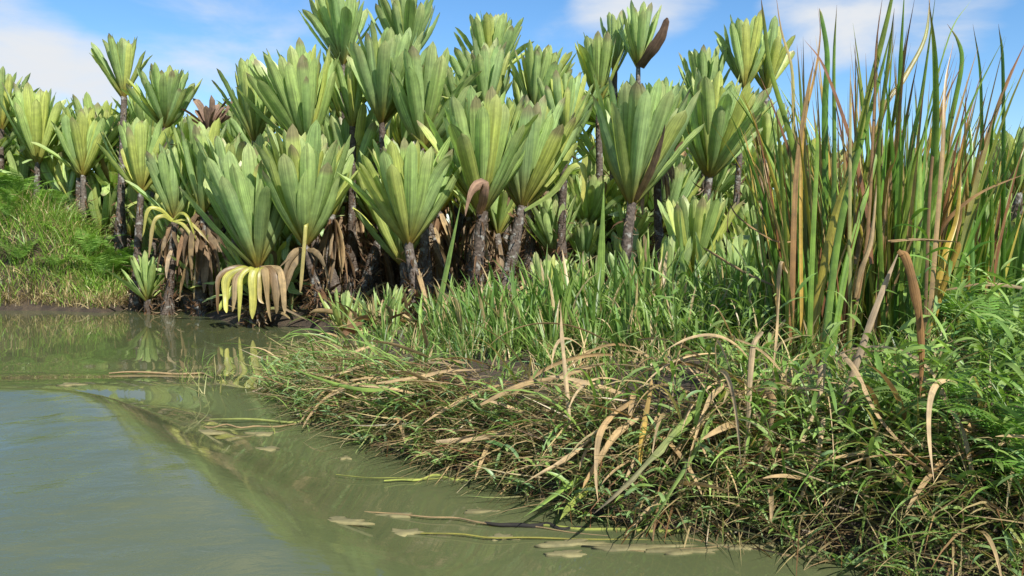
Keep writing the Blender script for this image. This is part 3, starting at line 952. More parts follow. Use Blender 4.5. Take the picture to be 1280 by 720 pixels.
# left bank: fine bright grass and fern-like growth, drier towards the water
acc = Acc()
P = land_points(19000, (-15, -6.2), (16.6, 20.5), 0.05, dens=lambda x, y: np.clip((-6.3 - x) / 1.2, 0.08, 1), wedge=False)
n = len(P)
d = sdf(P[:, 0], P[:, 1])
dry = (rng.random(n) < np.clip(1.05 - d / 0.55, .06, .95))[:, None]
hgt = np.where(dry[:, 0], rng.uniform(.15, .55, n), rng.uniform(.3, .95, n) * np.clip(.5 + d * .5, .5, 1))
c = np.where(dry, cmix([STRAW * .8, STRAWD, STRAW], n), cmix([np.array([.19, .34, .05]), np.array([.25, .40, .07]), np.array([.19, .34, .05]), GR2, STRAW], n))
blades(acc, P, rng.random(n) * 6.28, R(5) + R(35) * rng.random(n), R(15) + R(80) * rng.random(n), hgt, rng.uniform(.012, .022, n), c, c * 1.1, S=5, twist=rng.normal(0, .5, n))
tag(acc.build('mound_grass', M_BLADE), 'bright fine grass on the left mound, dry brown near the water', 'grass', kind='stuff')

# floor of the stand: dark litter and shoots
acc = Acc()
P = land_points(5000, (-8, 9), (10.5, 19), 0.15)
n = len(P)
blades(acc, P, rng.random(n) * 6.28, R(30) + R(65) * rng.random(n), R(10) + R(60) * rng.random(n), rng.uniform(.25, .9, n), rng.uniform(.03, .11, n), cmix([STRAW, STRAWD, TAN * .9, BROWN, GR3], n), cmix([STRAW, STRAWD, GREYB, BROWN, GR3], n), S=5, K=3, fold=.15, twist=rng.normal(0, .5, n))
tag(acc.build('leaf_litter', M_DRY), 'dry fallen leaf litter under the screw pines', 'leaf litter', kind='stuff')


# ------------------------------------------------------------------ sedge tussocks
def tussock_mesh(n, H, W, seed, cols, dryf=.15, lean=R(32)):
    r = np.random.default_rng(seed)
    acc = Acc()
    ph = r.random(n) * 6.28
    rr = .12 * np.sqrt(r.random(n))
    base = np.stack([rr * np.cos(ph), rr * np.sin(ph), 0 * ph - .02], -1)
    c = np.asarray(cols)[r.integers(len(cols), size=n)] * (1 + r.normal(0, .15, (n, 1)))
    dr = (r.random(n) < dryf)[:, None]
    c = np.where(dr, STRAW, c)
    blades(acc, base, ph, lean * r.random(n), R(5) + R(75) * r.random(n) ** 2, H * r.uniform(.5, 1, n), W * r.uniform(.6, 1.1, n), c * .9, c * 1.1, S=9, K=3, fold=.22, power=2.2, twist=r.normal(0, .3, n), coltip=np.where(dr, TAN, c * 1.05),
           prof=lambda t: np.interp(t, [0, .1, .5, .85, 1], [.7, .95, 1, .55, .02]))
    return acc.mesh('leaves', M_BLADE)


TUS = [tussock_mesh(24, 1.0, .05, 300 + q, [GR1, GR2, np.array([.11, .22, .045]), np.array([.17, .25, .06])]) for q in range(5)]
TLAB = 'green sedge tussock among others at the foot of the screw pines'
tus_n = 0
for px, Y, H in [(560, 10.5, .9), (590, 9.6, .8), (615, 9.2, 1.0), (640, 9.8, 1.1), (664, 9.0, .9), (690, 9.6, 1.1), (712, 8.7, 1.0), (735, 9.3, 1.2), (760, 8.6, .9), (785, 9.2, 1.2),
                 (810, 8.4, 1.1), (836, 9.4, 1.0), (862, 8.5, 1.0), (890, 9.0, 1.2), (915, 8.2, 1.1), (940, 8.8, 1.2), (965, 8.0, 1.2), (1010, 8.3, 1.3), (700, 7.8, .7), (760, 7.4, .6), (820, 7.3, .7), (880, 7.0, .7),
                 (640, 8.0, .6), (580, 8.6, .5), (940, 6.8, .8), (1060, 7.8, 1.5), (1110, 7.6, 1.5), (1160, 7.4, 1.4), (1215, 7.2, 1.5), (1260, 7.0, 1.5), (470, 11.5, .7), (545, 11.2, .7), (980, 9.8, 1.3), (900, 10.4, 1.1), (1240, 8.4, 1.6), (1180, 8.6, 1.5), (1090, 9.0, 1.5), (1030, 9.6, 1.4), (600, 7.5, .5), (625, 7.1, .55), (660, 7.2, .6), (690, 6.8, .6), (725, 7.0, .65), (745, 6.6, .55), (780, 6.7, .65), (815, 6.5, .6), (850, 6.4, .65), (560, 8.0, .5), (520, 8.6, .45), (640, 7.7, .6), (710, 8.2, .8), (850, 7.6, .8), (900, 7.4, .8), (930, 7.4, .9), (670, 8.4, .8), (615, 8.4, .7), (800, 7.9, .8), (575, 9.0, .7), (880, 6.3, .6), (480, 9.6, .5), (585, 8.2, .9), (612, 7.8, .85), (636, 8.6, 1.1), (655, 7.6, .9), (676, 8.0, 1.1), (700, 7.3, .85), (722, 7.9, 1.1), (742, 7.2, .9), (768, 7.8, 1.1), (792, 7.1, .9), (826, 7.8, 1.1), (842, 7.0, .8), (872, 7.5, 1.0), (548, 8.8, .7), (604, 9.0, 1.0), (690, 9.0, 1.2), (640, 7.0, .5), (590, 7.4, .5), (680, 6.6, .45), (620, 6.8, .4)]:
    x = (px - 640) / FPX * Y
    o = link('sedge_tussock', TUS[tus_n % 5], None, (x, Y, gz(x, Y)))
    o.rotation_euler = (0, 0, rng.random() * 6.28)
    o.scale = (H * .95, H * .95, H)
    tag(o, TLAB if px < 1000 else 'green sedge tussock crowded behind the tall reeds', 'sedge', 'sedge tussocks on the bank')
    tus_n += 1

# single long sword leaves standing out of the sward
for px0, py0, px1, py1, Y, w, lab in [
    (747, 428, 752, 236, 8.2, .085, 'tall upright bright green sword-leaf sedge below the wide screw pine crown'),
    (536, 436, 577, 252, 9.6, .075, 'long green sword-leaf sedge slanting right beside the bare dark trunk'),
    (856, 418, 850, 258, 8.0, .060, 'thin upright sword-leaf sedge in front of the low yellow-green crown'),
    (832, 430, 842, 325, 7.6, .055, 'short broad sword-leaf sedge between the pale rosette and low crown'),
    (494, 430, 500, 362, 10.5, .06, 'short upright sword-leaf sedge left of the bare dark trunk'),
]:
    x = (px0 - 640) / FPX * Y
    b = at(px0, py0, Y)
    b[2] = min(b[2], gz(x, Y) + .02)
    t = empty('sword_sedge', b, lab, 'sedge')
    tip = at(px1, py1, Y + .05)
    for q in range(3):
        acc = Acc()
        dx = rng.normal(0, .07) if q else 0
        f = 1 if q == 0 else rng.uniform(.4, .7)
        e_ = b + (tip - b) * f + np.array([dx * 2, rng.normal(0, .1), 0])
        c = GR2 * rng.uniform(.8, 1.2)
        path_blade(acc, [b + np.array([dx * .2, 0, -.04]), b * .5 + e_ * .5 + np.array([dx * .5, 0, 0]), e_], w * (1 if q == 0 else .7), c * .8, c * 1.1, face=rng.normal(0, .3), fold=.2, prof=lambda t: np.interp(t, [0, .2, .6, 1], [.8, 1, .85, .05]))
        acc.build('leaf', M_REED, t, offset=b)

# ------------------------------------------------------------------ tall reeds
GRN, LGR, OLV, RDB, TBR, ORG = np.array([.105, .22, .034]), np.array([.22, .33, .065]), np.array([.19, .23, .04]), np.array([.21, .10, .05]), np.array([.34, .23, .11]), np.array([.45, .32, .06])
REEDS = [
    ('left reed clump with curling dark tips beside the screw pine crowns', 1000, 505, 6.0, [
        ([(1002, 420), (998, 240), (989, 175), (963, 86), (955, 27), (951, -4)], .060, GRN, OLV, RDB),
        ([(995, 470), (992, 300), (992, 156), (990, 86), (977, 39), (970, -6)], .040, LGR, TBR, RDB),
        ([(990, 480), (992, 330), (997, 210), (1010, 117), (1019, 70)], .065, RDB, TBR, RDB),
        ([(1004, 480), (1002, 260), (1006, 156), (1020, 90), (1026, 42), (1022, 8)], .048, ORG, RDB, RDB),
        ([(1026, 500), (1031, 280), (1031, 136), (1034, 70), (1027, 22), (1024, 10)], .068, GRN, GRN, RDB),
        ([(1034, 500), (1042, 233), (1042, 78), (1046, 6)], .05, GRN, LGR, RDB),
        ([(985, 500), (982, 320), (975, 200), (970, 130)], .045, LGR, OLV, TBR),
        ([(1010, 500), (1016, 320), (1022, 190), (1020, 150)], .055, GRN, LGR, None),
        ([(998, 490), (982, 330), (955, 230), (938, 195)], .03, OLV, TBR, RDB),
    ]),
    ('reed clump with a broad green-gold blade sweeping up right to the photo top', 1014, 515, 5.8, [
        ([(1004, 505), (1018, 400), (1041, 280), (1062, 215), (1086, 115), (1112, 10), (1118, -30)], .085, ORG, GRN, OLV),
        ([(1022, 500), (1046, 300), (1072, 190), (1098, 100), (1116, 30)], .075, LGR, GRN, OLV),
        ([(1090, 330), (1084, 260), (1064, 175), (1031, 84), (1005, 49)], .050, RDB, RDB, RDB),
        ([(1052, 480), (1066, 300), (1069, 148), (1069, 47)], .032, GRN, RDB, RDB),
        ([(1060, 470), (1062, 300), (1063, 148), (1063, 80)], .036, LGR, TAN, None),
        ([(1040, 500), (1068, 280), (1084, 233), (1099, 163), (1112, 120)], .036, RDB, RDB, BROWN),
        ([(1030, 500), (1060, 330), (1090, 220), (1106, 150)], .062, GRN, LGR, None),
        ([(1040, 500), (1080, 330), (1092, 150), (1095, 60), (1104, -10)], .03, TBR, RDB, RDB),
        ([(1012, 505), (1030, 400), (1052, 320), (1075, 270)], .05, ORG, TBR, None),
    ]),
    ('middle reed clump with brown and olive blades bending right against the cloud', 1118, 510, 6.1, [
        ([(1120, 500), (1123, 233), (1125, 97), (1131, -20)], .060, GRN, GRN, LGR),
        ([(1100, 420), (1106, 241), (1119, 187), (1129, 78), (1144, -6)], .055, ORG, RDB, RDB),
        ([(1070, 330), (1100, 152), (1131, 97), (1157, 46), (1163, -10)], .055, TBR, OLV, RDB),
        ([(1134, 500), (1137, 280), (1139, 187), (1152, 117), (1170, -10)], .066, GRN, LGR, OLV),
        ([(1110, 500), (1100, 300), (1098, 180), (1112, 60), (1118, 10)], .05, GRN, OLV, RDB),
        ([(1126, 500), (1118, 330), (1124, 200), (1140, 130)], .05, LGR, GRN, None),
        ([(1104, 500), (1088, 350), (1080, 240), (1086, 170)], .05, GRN, LGR, TBR),
        ([(1130, 490), (1150, 330), (1176, 240), (1198, 170)], .034, GRN, OLV, RDB),
    ]),
    ('reed clump with broad pale green blades and pinkish withered tips', 1146, 520, 5.9, [
        ([(1140, 500), (1158, 280), (1168, 175), (1168, 74), (1161, 0)], .085, GRN, LGR, RDB),
        ([(1160, 420), (1178, 200), (1182, 109), (1192, 52)], .044, TBR, TBR, RDB),
        ([(1150, 500), (1166, 280), (1172, 218), (1191, 136), (1202, 78), (1197, 50), (1184, 30)], .06, LGR, GRN, RDB),
        ([(1160, 440), (1178, 233), (1213, 132), (1256, 45)], .034, GRN, LGR, OLV),
        ([(1155, 420), (1164, 210), (1180, 130), (1209, 68)], .032, TBR, RDB, RDB),
        ([(1140, 420), (1150, 200), (1185, 50), (1214, 0)], .02, GRN, LGR, None),
        ([(1144, 500), (1148, 300), (1150, 200), (1144, 120)], .07, LGR, LGR, None),
        ([(1150, 470), (1178, 330), (1196, 270), (1202, 200)], .06, ORG, ORG, TBR),
        ([(1136, 500), (1128, 350), (1140, 220), (1156, 160)], .05, GRN, OLV, None),
    ]),
    ('sparse rightmost reed clump with a rust-red blade leaning right', 1222, 470, 6.4, [
        ([(1226, 440), (1228, 268), (1226, 156), (1224, 86), (1216, 30)], .065, GRN, GRN, RDB),
        ([(1250, 440), (1253, 257), (1253, 86), (1248, 30)], .06, GRN, GRN, RDB),
        ([(1180, 360), (1197, 280), (1220, 218), (1252, 120), (1284, 48)], .06, TBR, RDB, RDB),
        ([(1218, 440), (1214, 241), (1213, 167), (1200, 115)], .045, GRN, GRN, None),
        ([(1160, 330), (1180, 280), (1224, 241), (1290, 214)], .05, RDB, TBR, RDB),
        ([(1236, 440), (1240, 300), (1238, 190), (1246, 130)], .045, LGR, GRN, None),
        ([(1212, 440), (1209, 260), (1206, 180), (1208, 100)], .04, ORG, TBR, RDB),
        ([(1240, 440), (1250, 300), (1268, 220), (1290, 160)], .035, GRN, OLV, None),
    ]),
]
REED_GROUP = 'tall reeds on the right bank'
for lab, bx, by, Y, bl in REEDS:
    b0 = at(bx, by, Y)
    b0[2] = gz(b0[0], b0[1])
    t = empty('tall_reed', b0, lab, 'reed', REED_GROUP)
    for pts, w, c0, c1, c2 in bl:
        dy0, dy1 = rng.uniform(-.3, .3), rng.uniform(-.45, .45)
        m = len(pts)
        W = [at(x, y, Y + dy0 + (dy1 - dy0) * q / (m - 1)) for q, (x, y) in enumerate(pts)]
        if pts[0][1] > 400:     # rooted: run down into the clump's foot
            f = b0 + (W[0] - b0) * .35
            f[2] = gz(f[0], f[1]) - .03
            W = [f] + W
        acc = Acc()
        path_blade(acc, W, w * .74, c0, c1, c2, n=26, face=rng.normal(0, .35), twist=rng.normal(0, .5), fold=.22, prof=lambda t: np.interp(t, [0, .1, .5, .8, .93, 1], [.9, 1, .95, .6, .22, .03]))
        acc.build('leaf', M_REED, t, offset=b0)


def reed_mesh(seed, n, H):
    r = np.random.default_rng(seed)
    acc = Acc()
    ph = r.random(n) * 6.28
    c = np.asarray([GRN, GRN, GRN, LGR, LGR, OLV, TBR, RDB])[r.integers(8, size=n)] * (1 + r.normal(0, .15, (n, 1)))
    c1 = np.where(r.random((n, 1)) < .42, np.where(r.random((n, 1)) < .5, TBR, ORG), c)
    base = np.stack([.1 * np.cos(ph), .1 * np.sin(ph), 0 * ph - .03], -1)
    blades(acc, base, ph, R(1) + R(11) * r.random(n), R(2) + R(26) * r.random(n) ** 2.5, H * r.uniform(.55, 1, n), .017 * r.uniform(.6, 1.2, n), c, c1, S=12, K=3, fold=.22, twist=r.random(n) * 3, coltip=np.where(r.random((n, 1)) < .6, RDB, c1), prof=lambda t: np.interp(t, [0, .1, .6, .9, 1], [.9, 1, .9, .3, .02]))
    return acc.mesh('leaves', M_REED)


RP = [reed_mesh(500 + q, 17, 1.0) for q in range(5)]
for q, (px, Y, topy) in enumerate([(985, 7.0, 150), (1045, 7.4, 130), (1100, 7.3, 110), (1150, 7.2, 100), (1205, 7.6, 150), (1265, 7.4, 190), (1000, 6.2, 120), (1012, 5.8, 90), (1024, 6.0, 40), (1040, 5.7, 60), (1052, 6.1, 30), (1066, 5.8, 70), (1078, 6.2, 40), (1090, 5.8, 20), (1102, 6.1, 30), (1114, 5.7, 50), (1126, 6.0, 20), (1138, 5.8, 40), (1150, 6.2, 30), (1162, 5.9, 60), (1176, 6.2, 70), (1200, 6.4, 130), (1072, 5.5, 190), (1034, 5.5, 200), (1120, 5.5, 180), (1150, 5.6, 210), (1003, 5.6, 230)]):
    Y = Y + (.65 if Y < 6.3 else .2)
    x = (px - 640) / FPX * Y
    z = gz(x, Y)
    H = at(px, topy, Y)[2] - z
    o = link('tall_reed', RP[q % 5], None, (x, Y, z))
    o.scale = (H, H, H)
    o.rotation_euler = (0, 0, rng.random() * 6.28)
    tag(o, 'narrow green reed clump standing behind the tall front reeds', 'reed', REED_GROUP)

# ------------------------------------------------------------------ dead and loose leaves over the bank
PALE = np.array([.44, .34, .21])
DRY = [
    ('pale bent dry leaf hanging over the dark bank below the sedges', [(952, 414, 5.9), (940, 428, 5.6), (935, 470, 5.4), (932, 540, 5.2), (927, 590, 5.05)], .07, PALE * .8, PALE),
    ('curved dry leaf brown at its top and bleached at the tip touching the water', [(955, 488, 5.1), (964, 500, 4.95), (958, 545, 4.8), (935, 605, 4.6), (902, 662, 4.4)], .075, np.array([.3, .19, .09]), PALE),
    ('cream dry leaf falling from the foot of the left reeds', [(1040, 448, 5.6), (1030, 446, 5.3), (1022, 490, 5.1), (1003, 545, 4.9), (972, 600, 4.7)], .065, PALE, PALE * .9),
    ('pale narrow leaf folded straight down over a reed stem left of the reeds', [(985, 340, 6.0), (976, 326, 5.9), (971, 345, 5.85), (970, 400, 5.85), (966, 470, 5.85)], .06, TAN, PALE),
    ('cream broken reed leaf standing in the middle of the reeds', [(1068, 372, 5.7), (1074, 340, 5.7), (1088, 300, 5.7), (1096, 232, 5.7)], .065, TBR, PALE),
    ('grey-brown reed leaf folded into a sharp peak, its left half', [(1048, 530, 5.3), (1066, 470, 5.35), (1094, 390, 5.4), (1124, 314, 5.45)], .06, GREYB, np.array([.36, .28, .2])),
    ('brown reed leaf falling from the folded peak to the right', [(1124, 312, 5.46), (1134, 322, 5.44), (1148, 380, 5.4), (1153, 440, 5.4), (1150, 500, 5.4)], .075, np.array([.26, .15, .06]), np.array([.2, .11, .05])),
    ('long brown arching leaf lying across the right undergrowth', [(1052, 440, 5.3), (1072, 465, 5.1), (1100, 520, 4.9), (1150, 575, 4.6), (1210, 612, 4.4), (1275, 652, 4.2)], .06, PALE * .8, np.array([.3, .2, .1])),
    ('straight green reed stem lying diagonally on the right bank', [(1028, 492, 5.0), (1075, 548, 4.6), (1150, 630, 4.15), (1238, 722, 3.75)], .045, np.array([.16, .2, .04]), GR2),
    ('long half dry grey-green leaf sloping down to the water', [(870, 512, 5.4), (835, 545, 5.1), (795, 590, 4.8), (742, 642, 4.5)], .075, GR2, GREYB * 1.3),
    ('straight green stalk reaching the water between dry leaves', [(890, 522, 5.2), (862, 570, 4.9), (836, 615, 4.7), (806, 668, 4.4)], .055, GR2, np.array([.2, .27, .09])),
    ('ochre leaf pair hanging in a loop at the water edge', [(790, 500, 5.6), (764, 520, 5.3), (750, 545, 5.1), (746, 590, 4.95), (748, 630, 4.8)], .055, TBR, PALE * .8),
    ('straw stalk pointing left into the water', [(740, 545, 5.5), (705, 575, 5.2), (652, 606, 4.95)], .04, TAN, PALE),
    ('bright green broad leaf arching into the shallow water', [(748, 590, 5.1), (715, 600, 4.85), (690, 618, 4.7), (655, 646, 4.55)], .075, LGR, np.array([.22, .33, .08])),
    ('yellow-green broad leaf dipping in the water beside the bright green one', [(752, 596, 5.0), (735, 606, 4.8), (718, 625, 4.65), (700, 650, 4.5)], .07, YG * .6, np.array([.3, .36, .09])),
    ('pale broken stalk standing upright in front of the sedges', [(712, 535, 6.2), (708, 480, 6.3), (704, 430, 6.4), (701, 384, 6.5)], .05, PALE, PALE * .85),
    ('tan leaf lying flat along the grassy point', [(470, 478, 7.0), (520, 470, 7.0), (560, 462, 7.1), (600, 462, 7.2)], .06, TAN, TAN * .7),
    ('pale stick-like leaf lying low over the water edge of the point', [(545, 552, 5.9), (590, 548, 5.9), (640, 540, 5.95), (662, 540, 6.0)], .05, PALE * .8, TAN),
    ('green grass blade bent from the point out over the water', [(520, 470, 7.3), (480, 486, 7.1), (420, 480, 7.3), (330, 448, 8.0)], .05, GR2, LGR),
    ('long green blade sagging across the channel by the rosettes', [(480, 452, 8.8), (462, 430, 9.2), (435, 395, 10), (405, 372, 10.8)], .06, LGR, GR2),
    ('brown stem arching left out of the reeds', [(1000, 300, 6.2), (968, 300, 6.2), (925, 272, 6.4), (912, 258, 6.5), (908, 300, 6.4), (908, 380, 6.4)], .03, TBR, BROWN),
    ('thin brown leaf crossing the sedges toward the reeds', [(880, 310, 7.0), (930, 340, 6.8), (985, 365, 6.5)], .035, TBR, GREYB),
    ('pale dry leaf bent flat to the right across the far undergrowth', [(1178, 362, 6.2), (1230, 354, 6.0), (1280, 360, 5.9), (1320, 378, 5.8)], .05, PALE * .8, TAN),
    ('horizontal cream leaf snapped across the middle reeds', [(1110, 300, 5.8), (1150, 298, 5.7), (1198, 302, 5.6)], .05, TBR, PALE),
    ('dark golden leaf folded down from the snapped cream leaf', [(1198, 302, 5.6), (1196, 312, 5.6), (1182, 350, 5.65), (1165, 415, 5.7)], .075, np.array([.24, .15, .04]), ORG),
    ('cream dry leaf low in the undergrowth below the left reeds', [(1030, 520, 4.9), (1022, 560, 4.75), (1004, 610, 4.6), (990, 640, 4.5)], .05, PALE, TAN),
    ('tan leaf leaning on the bank between straw stalk and ochre loop', [(800, 520, 5.5), (770, 545, 5.3), (742, 590, 5.1), (728, 612, 5.0)], .06, TAN, TBR),
    ('pale tan leaf hanging behind the curved bleached leaf', [(905, 480, 5.7), (888, 500, 5.4), (868, 555, 5.1), (850, 620, 4.85)], .06, TAN, PALE * .8),
    ('orange-brown upright leaf on the dark bank', [(800, 580, 5.1), (804, 540, 5.3), (812, 495, 5.5), (816, 470, 5.6)], .05, ORG * .9, TBR),
    ('brown leaf lying over the bank top toward the point', [(600, 505, 6.6), (650, 480, 7.0), (700, 470, 7.3), (760, 452, 7.6)], .06, STRAWD * 1.5, TAN * .7),
]
def lift_off(p, clear=.2):
    # keeps a loose leaf lying on top of the matted bank instead of inside it
    c = np.array([0, 0, HC])
    p = np.array(p)
    for _ in range(40):
        need = clear if float(sdf(p[:1], p[1:2])[0]) > 0.1 else .0
        if p[2] > gz(p[0], p[1]) + need:
            break
        p = c + (p - c) * .985
    return p


def ragged():
    q = rng.normal(0, .13, 12)
    return lambda t: np.interp(t, [0, .1, .5, .85, 1], [.55, .9, 1, .6, .05]) * (1 + np.interp(t, np.linspace(0, 1, 12), q))


def lay(W, clear=.20):
    c = np.array([0, 0, HC])
    for _ in range(30):
        D = spline(W, 9)
        g = gz(D[:, 0], D[:, 1])
        land = sdf(D[:, 0], D[:, 1]) > .15
        if np.all((D[:, 2] > g + clear) | ~land):
            break
        W = c + (W - c) * .985
    return W


for lab, pts, w, c0, c1 in DRY:
    W = lay(np.array([at(*p) for p in pts]))
    acc = Acc()
    path_blade(acc, W, w * .60, c0, c1, n=26, face=rng.normal(0, .4), twist=rng.normal(0, 1.3), fold=rng.uniform(.25, .6), prof=ragged())
    green = c0[1] > c0[0]
    o = acc.build('loose_blade' if green else 'dry_leaf', M_REED if green else M_DRY)
    tag(o, lab, 'leaf' if not green else 'blade', 'loose and dry leaves over the bank')
# anonymous dry leaves in the thatch
LONG = []
for q in range(6):
    a_ = Acc()
    rw = np.random.default_rng(60 + q).normal(0, 1, 4)
    c0_, c1_ = [(TAN, PALE), (TBR, PALE * .9), (GR2, TAN), (PALE * .8, PALE), (LGR, GR2), (STRAWD * 1.6, TAN)][q]
    blades(a_, np.zeros((1, 3)), 0.0, R(rng.uniform(48, 85)), R(rng.uniform(55, 105)), 1.15, .028, c0_, c1_, S=20, K=3, fold=.25, power=1.1, prof=lambda t: np.interp(t, [0, .1, .5, .85, 1], [.6, .9, 1, .6, .04]), twist=rng.normal(0, 1.2), curl=rng.normal(0, .5))
    LONG.append(a_.mesh('dry_leaf', M_DRY if q not in (2, 4) else M_REED))
for q in range(34):
    while True:
        x_, y_ = rng.uniform(.35, 3.6), rng.uniform(3.4, 6.4)
        d_ = float(sdf(np.array([x_]), np.array([y_]))[0])
        if .15 < d_ < .8:
            break
    i_ = q % 6
    o = link('dry_leaf' if i_ not in (2, 4) else 'loose_blade', LONG[i_], None, (x_, y_, gz(x_, y_) + .05))
    s_ = rng.uniform(.35, .85)
    o.scale = (s_, s_, s_ * rng.uniform(.7, 1.25))
    o.rotation_euler = (rng.normal(0, .35), rng.normal(0, .3), R(-100) + rng.normal(0, .95))
    tag(o, 'straw-coloured dead reed leaf arching from the bank lip toward the water' if i_ not in (2, 4) else 'green reed leaf arching from the bank lip toward the water', 'leaf', 'reed leaves arching over the right bank')
for q in range(46):
    while True:
        x_, y_ = rng.uniform(.55, 2.6), rng.uniform(4.0, 6.2)
        d_ = float(sdf(np.array([x_]), np.array([y_]))[0])
        if .55 < d_ < 1.35:
            break
    i_ = [0, 1, 3, 5][q % 4]
    o = link('dry_leaf', LONG[i_], None, (x_, y_, gz(x_, y_) + rng.uniform(.1, .3)))
    s_ = rng.uniform(.7, 1.15)
    o.scale = (s_, s_ * rng.uniform(.5, .9), s_ * rng.uniform(.6, 1.0))
    o.rotation_euler = (rng.normal(0, .25), rng.normal(0, .2), R(-112) + rng.normal(0, .5))
    tag(o, 'long thin straw-coloured dead reed blade folding from the reed foot down the bank', 'leaf', 'dead reed blades falling down the right bank')
acc0 = []
for q in range(4):
    a_ = Acc()
    blades(a_, np.zeros((1, 3)), 0.0, R(rng.uniform(60, 95)), R(rng.uniform(15, 80)), .6, .034, [TAN, TBR, PALE * .8, STRAWD * 1.6][q], [PALE * .8, TAN, TAN, TAN][q], S=14, K=3, fold=.2, prof=lambda t: np.interp(t, [0, .1, .6, .9, 1], [.7, 1, .9, .5, .05]), twist=rng.normal(0, .4))
    acc0.append(a_.mesh('dry_leaf', M_DRY))
P = land_points(90, (-1.5, 4), (3.6, 8.5), .02, .8)
for q, p in enumerate(P):
    o = link('dry_leaf', acc0[q % 4], None, p + np.array([0, 0, .14]))
    s = rng.uniform(.6, 1.1)
    o.scale = (s, s, s)
    o.rotation_euler = (rng.normal(0, .3), rng.normal(0, .3), R(-125) + rng.normal(0, .8))
    tag(o, 'short brown dry leaf caught in the matted grass of the near bank', 'leaf', 'dry leaves caught in the bank grass')


# ------------------------------------------------------------------ ferns
def frond(acc, base, az, a0, bend, L, col, r, np_=16, pl=.28):
    t = np.linspace(0, 1, 12)
    ang = a0 + bend * t ** 1.4
    d = np.array([math.cos(az), math.sin(az), 0])
    T = np.sin(ang)[:, None] * d + np.cos(ang)[:, None] * np.array([0, 0, 1.0])
    P = base + np.concatenate([np.zeros((1, 3)), np.cumsum(T[:-1] * L / 11, 0)])
    side = np.array([-math.sin(az), math.cos(az), 0])
    ribbon(acc, P[None], np.full((1, 12), .006), np.broadcast_to(side, (1, 12, 3)), np.cross(T, side)[None], 2, 0.0, col * .8, col)
    tt = np.repeat(np.linspace(.14, .99, np_), 2)
    sg = np.tile([1, -1], np_)
    Q = np.stack([np.interp(tt, t, P[:, k_]) for k_ in range(3)], -1)
    TT = nrmz(np.stack([np.interp(tt, t, T[:, k_]) for k_ in range(3)], -1))
    dirn = nrmz(side[None] * sg[:, None] + TT * .45 + r.normal(0, .05, (2 * np_, 3)))
    Lp = L * pl * np.sin(np.clip(tt * 1.02, 0, 1) * np.pi * .82 + .5) * r.uniform(.9, 1.1, 2 * np_)
    Lp = np.maximum(Lp, .02)
    S = 5
    s = np.linspace(0, 1, S)
    PP = Q[:, None] + dirn[:, None] * (Lp[:, None] * s)[..., None] - np.array([0, 0, 1.0]) * (Lp[:, None] * .22 * s ** 2)[..., None]
    sd = nrmz(np.cross(dirn, np.cross(TT, dirn)))
    sd = np.broadcast_to(sd[:, None], PP.shape)
    nn_ = np.cross(np.broadcast_to(dirn[:, None], PP.shape), sd)
    w = (L / np_ * .62) * np.interp(s, [0, .2, .7, 1], [.7, 1, .7, .05])
    c = col[None] * (1 + r.normal(0, .1, (2 * np_, 1)))
    ribbon(acc, PP, np.broadcast_to(w, (2 * np_, S)), sd, nn_, 2, 0.0, c, c * 1.1)


FERN = [
    ('fern with broad bright fronds at the right photo edge over the dark bank', at(1262, 560, 4.5), .75, 6, 0),
    ('low fern spreading fronds over dark soil in the lower right corner', at(1285, 610, 4.2), .6, 5, 0),
    ('fern with pale toothed fronds beside the right reed clump', at(1200, 500, 5.0), .5, 5, 0),
    ('dark shaded fern below the middle reed clump', at(1160, 520, 5.1), .45, 5, 0),
    ('upright fern with thin leaflets in the undergrowth right of the reeds', at(1235, 430, 5.8), .9, 5, 1),
    ('tall feathery fern behind the rightmost reeds', at(1190, 400, 6.2), .9, 5, 1),
]
for lab, p, L, nf, up in FERN:
    b0 = lift_off(p, .22)
    t = empty('fern', b0, lab, 'fern', 'ferns on the right bank')
    for q in range(nf):
        acc = Acc()
        frond(acc, np.zeros(3), 6.28 * q / nf + rng.normal(0, .4) + .5, R(15) + R(25) * rng.random(), R(45 if up else 75) + R(20) * rng.random(), L * .5 * rng.uniform(.75, 1.1), np.array([.13, .26, .045]) * rng.uniform(.8, 1.25), rng)
        acc.build('frond', M_BLADE, t)
FP = []
for q in range(4):
    a_ = []
    for f in range(5):
        acc = Acc()
        frond(acc, np.zeros(3), 6.28 * f / 5 + rng.normal(0, .4), R(12) + R(25) * rng.random(), R(50) + R(40) * rng.random(), rng.uniform(.45, .8), np.array([.165, .30, .06]) * rng.uniform(.8, 1.2), rng, np_=18, pl=.3)
        a_.append(acc.mesh('frond', M_BLADE))
    FP.append(a_)
P = land_points(46, (-14.5, -7.6), (17.5, 20.3), .35, wedge=False)
for q, p in enumerate(P):
    p[2] += .35
    t = empty('fern', p, 'bright green fern in the growth covering the left mound', 'fern', 'ferns on the left mound')
    s = rng.uniform(.85, 1.3)
    t.scale = (s, s, s)
    t.rotation_euler = (0, 0, rng.random() * 6.28)
    for me in FP[q % 4]:
        link('frond', me, t)

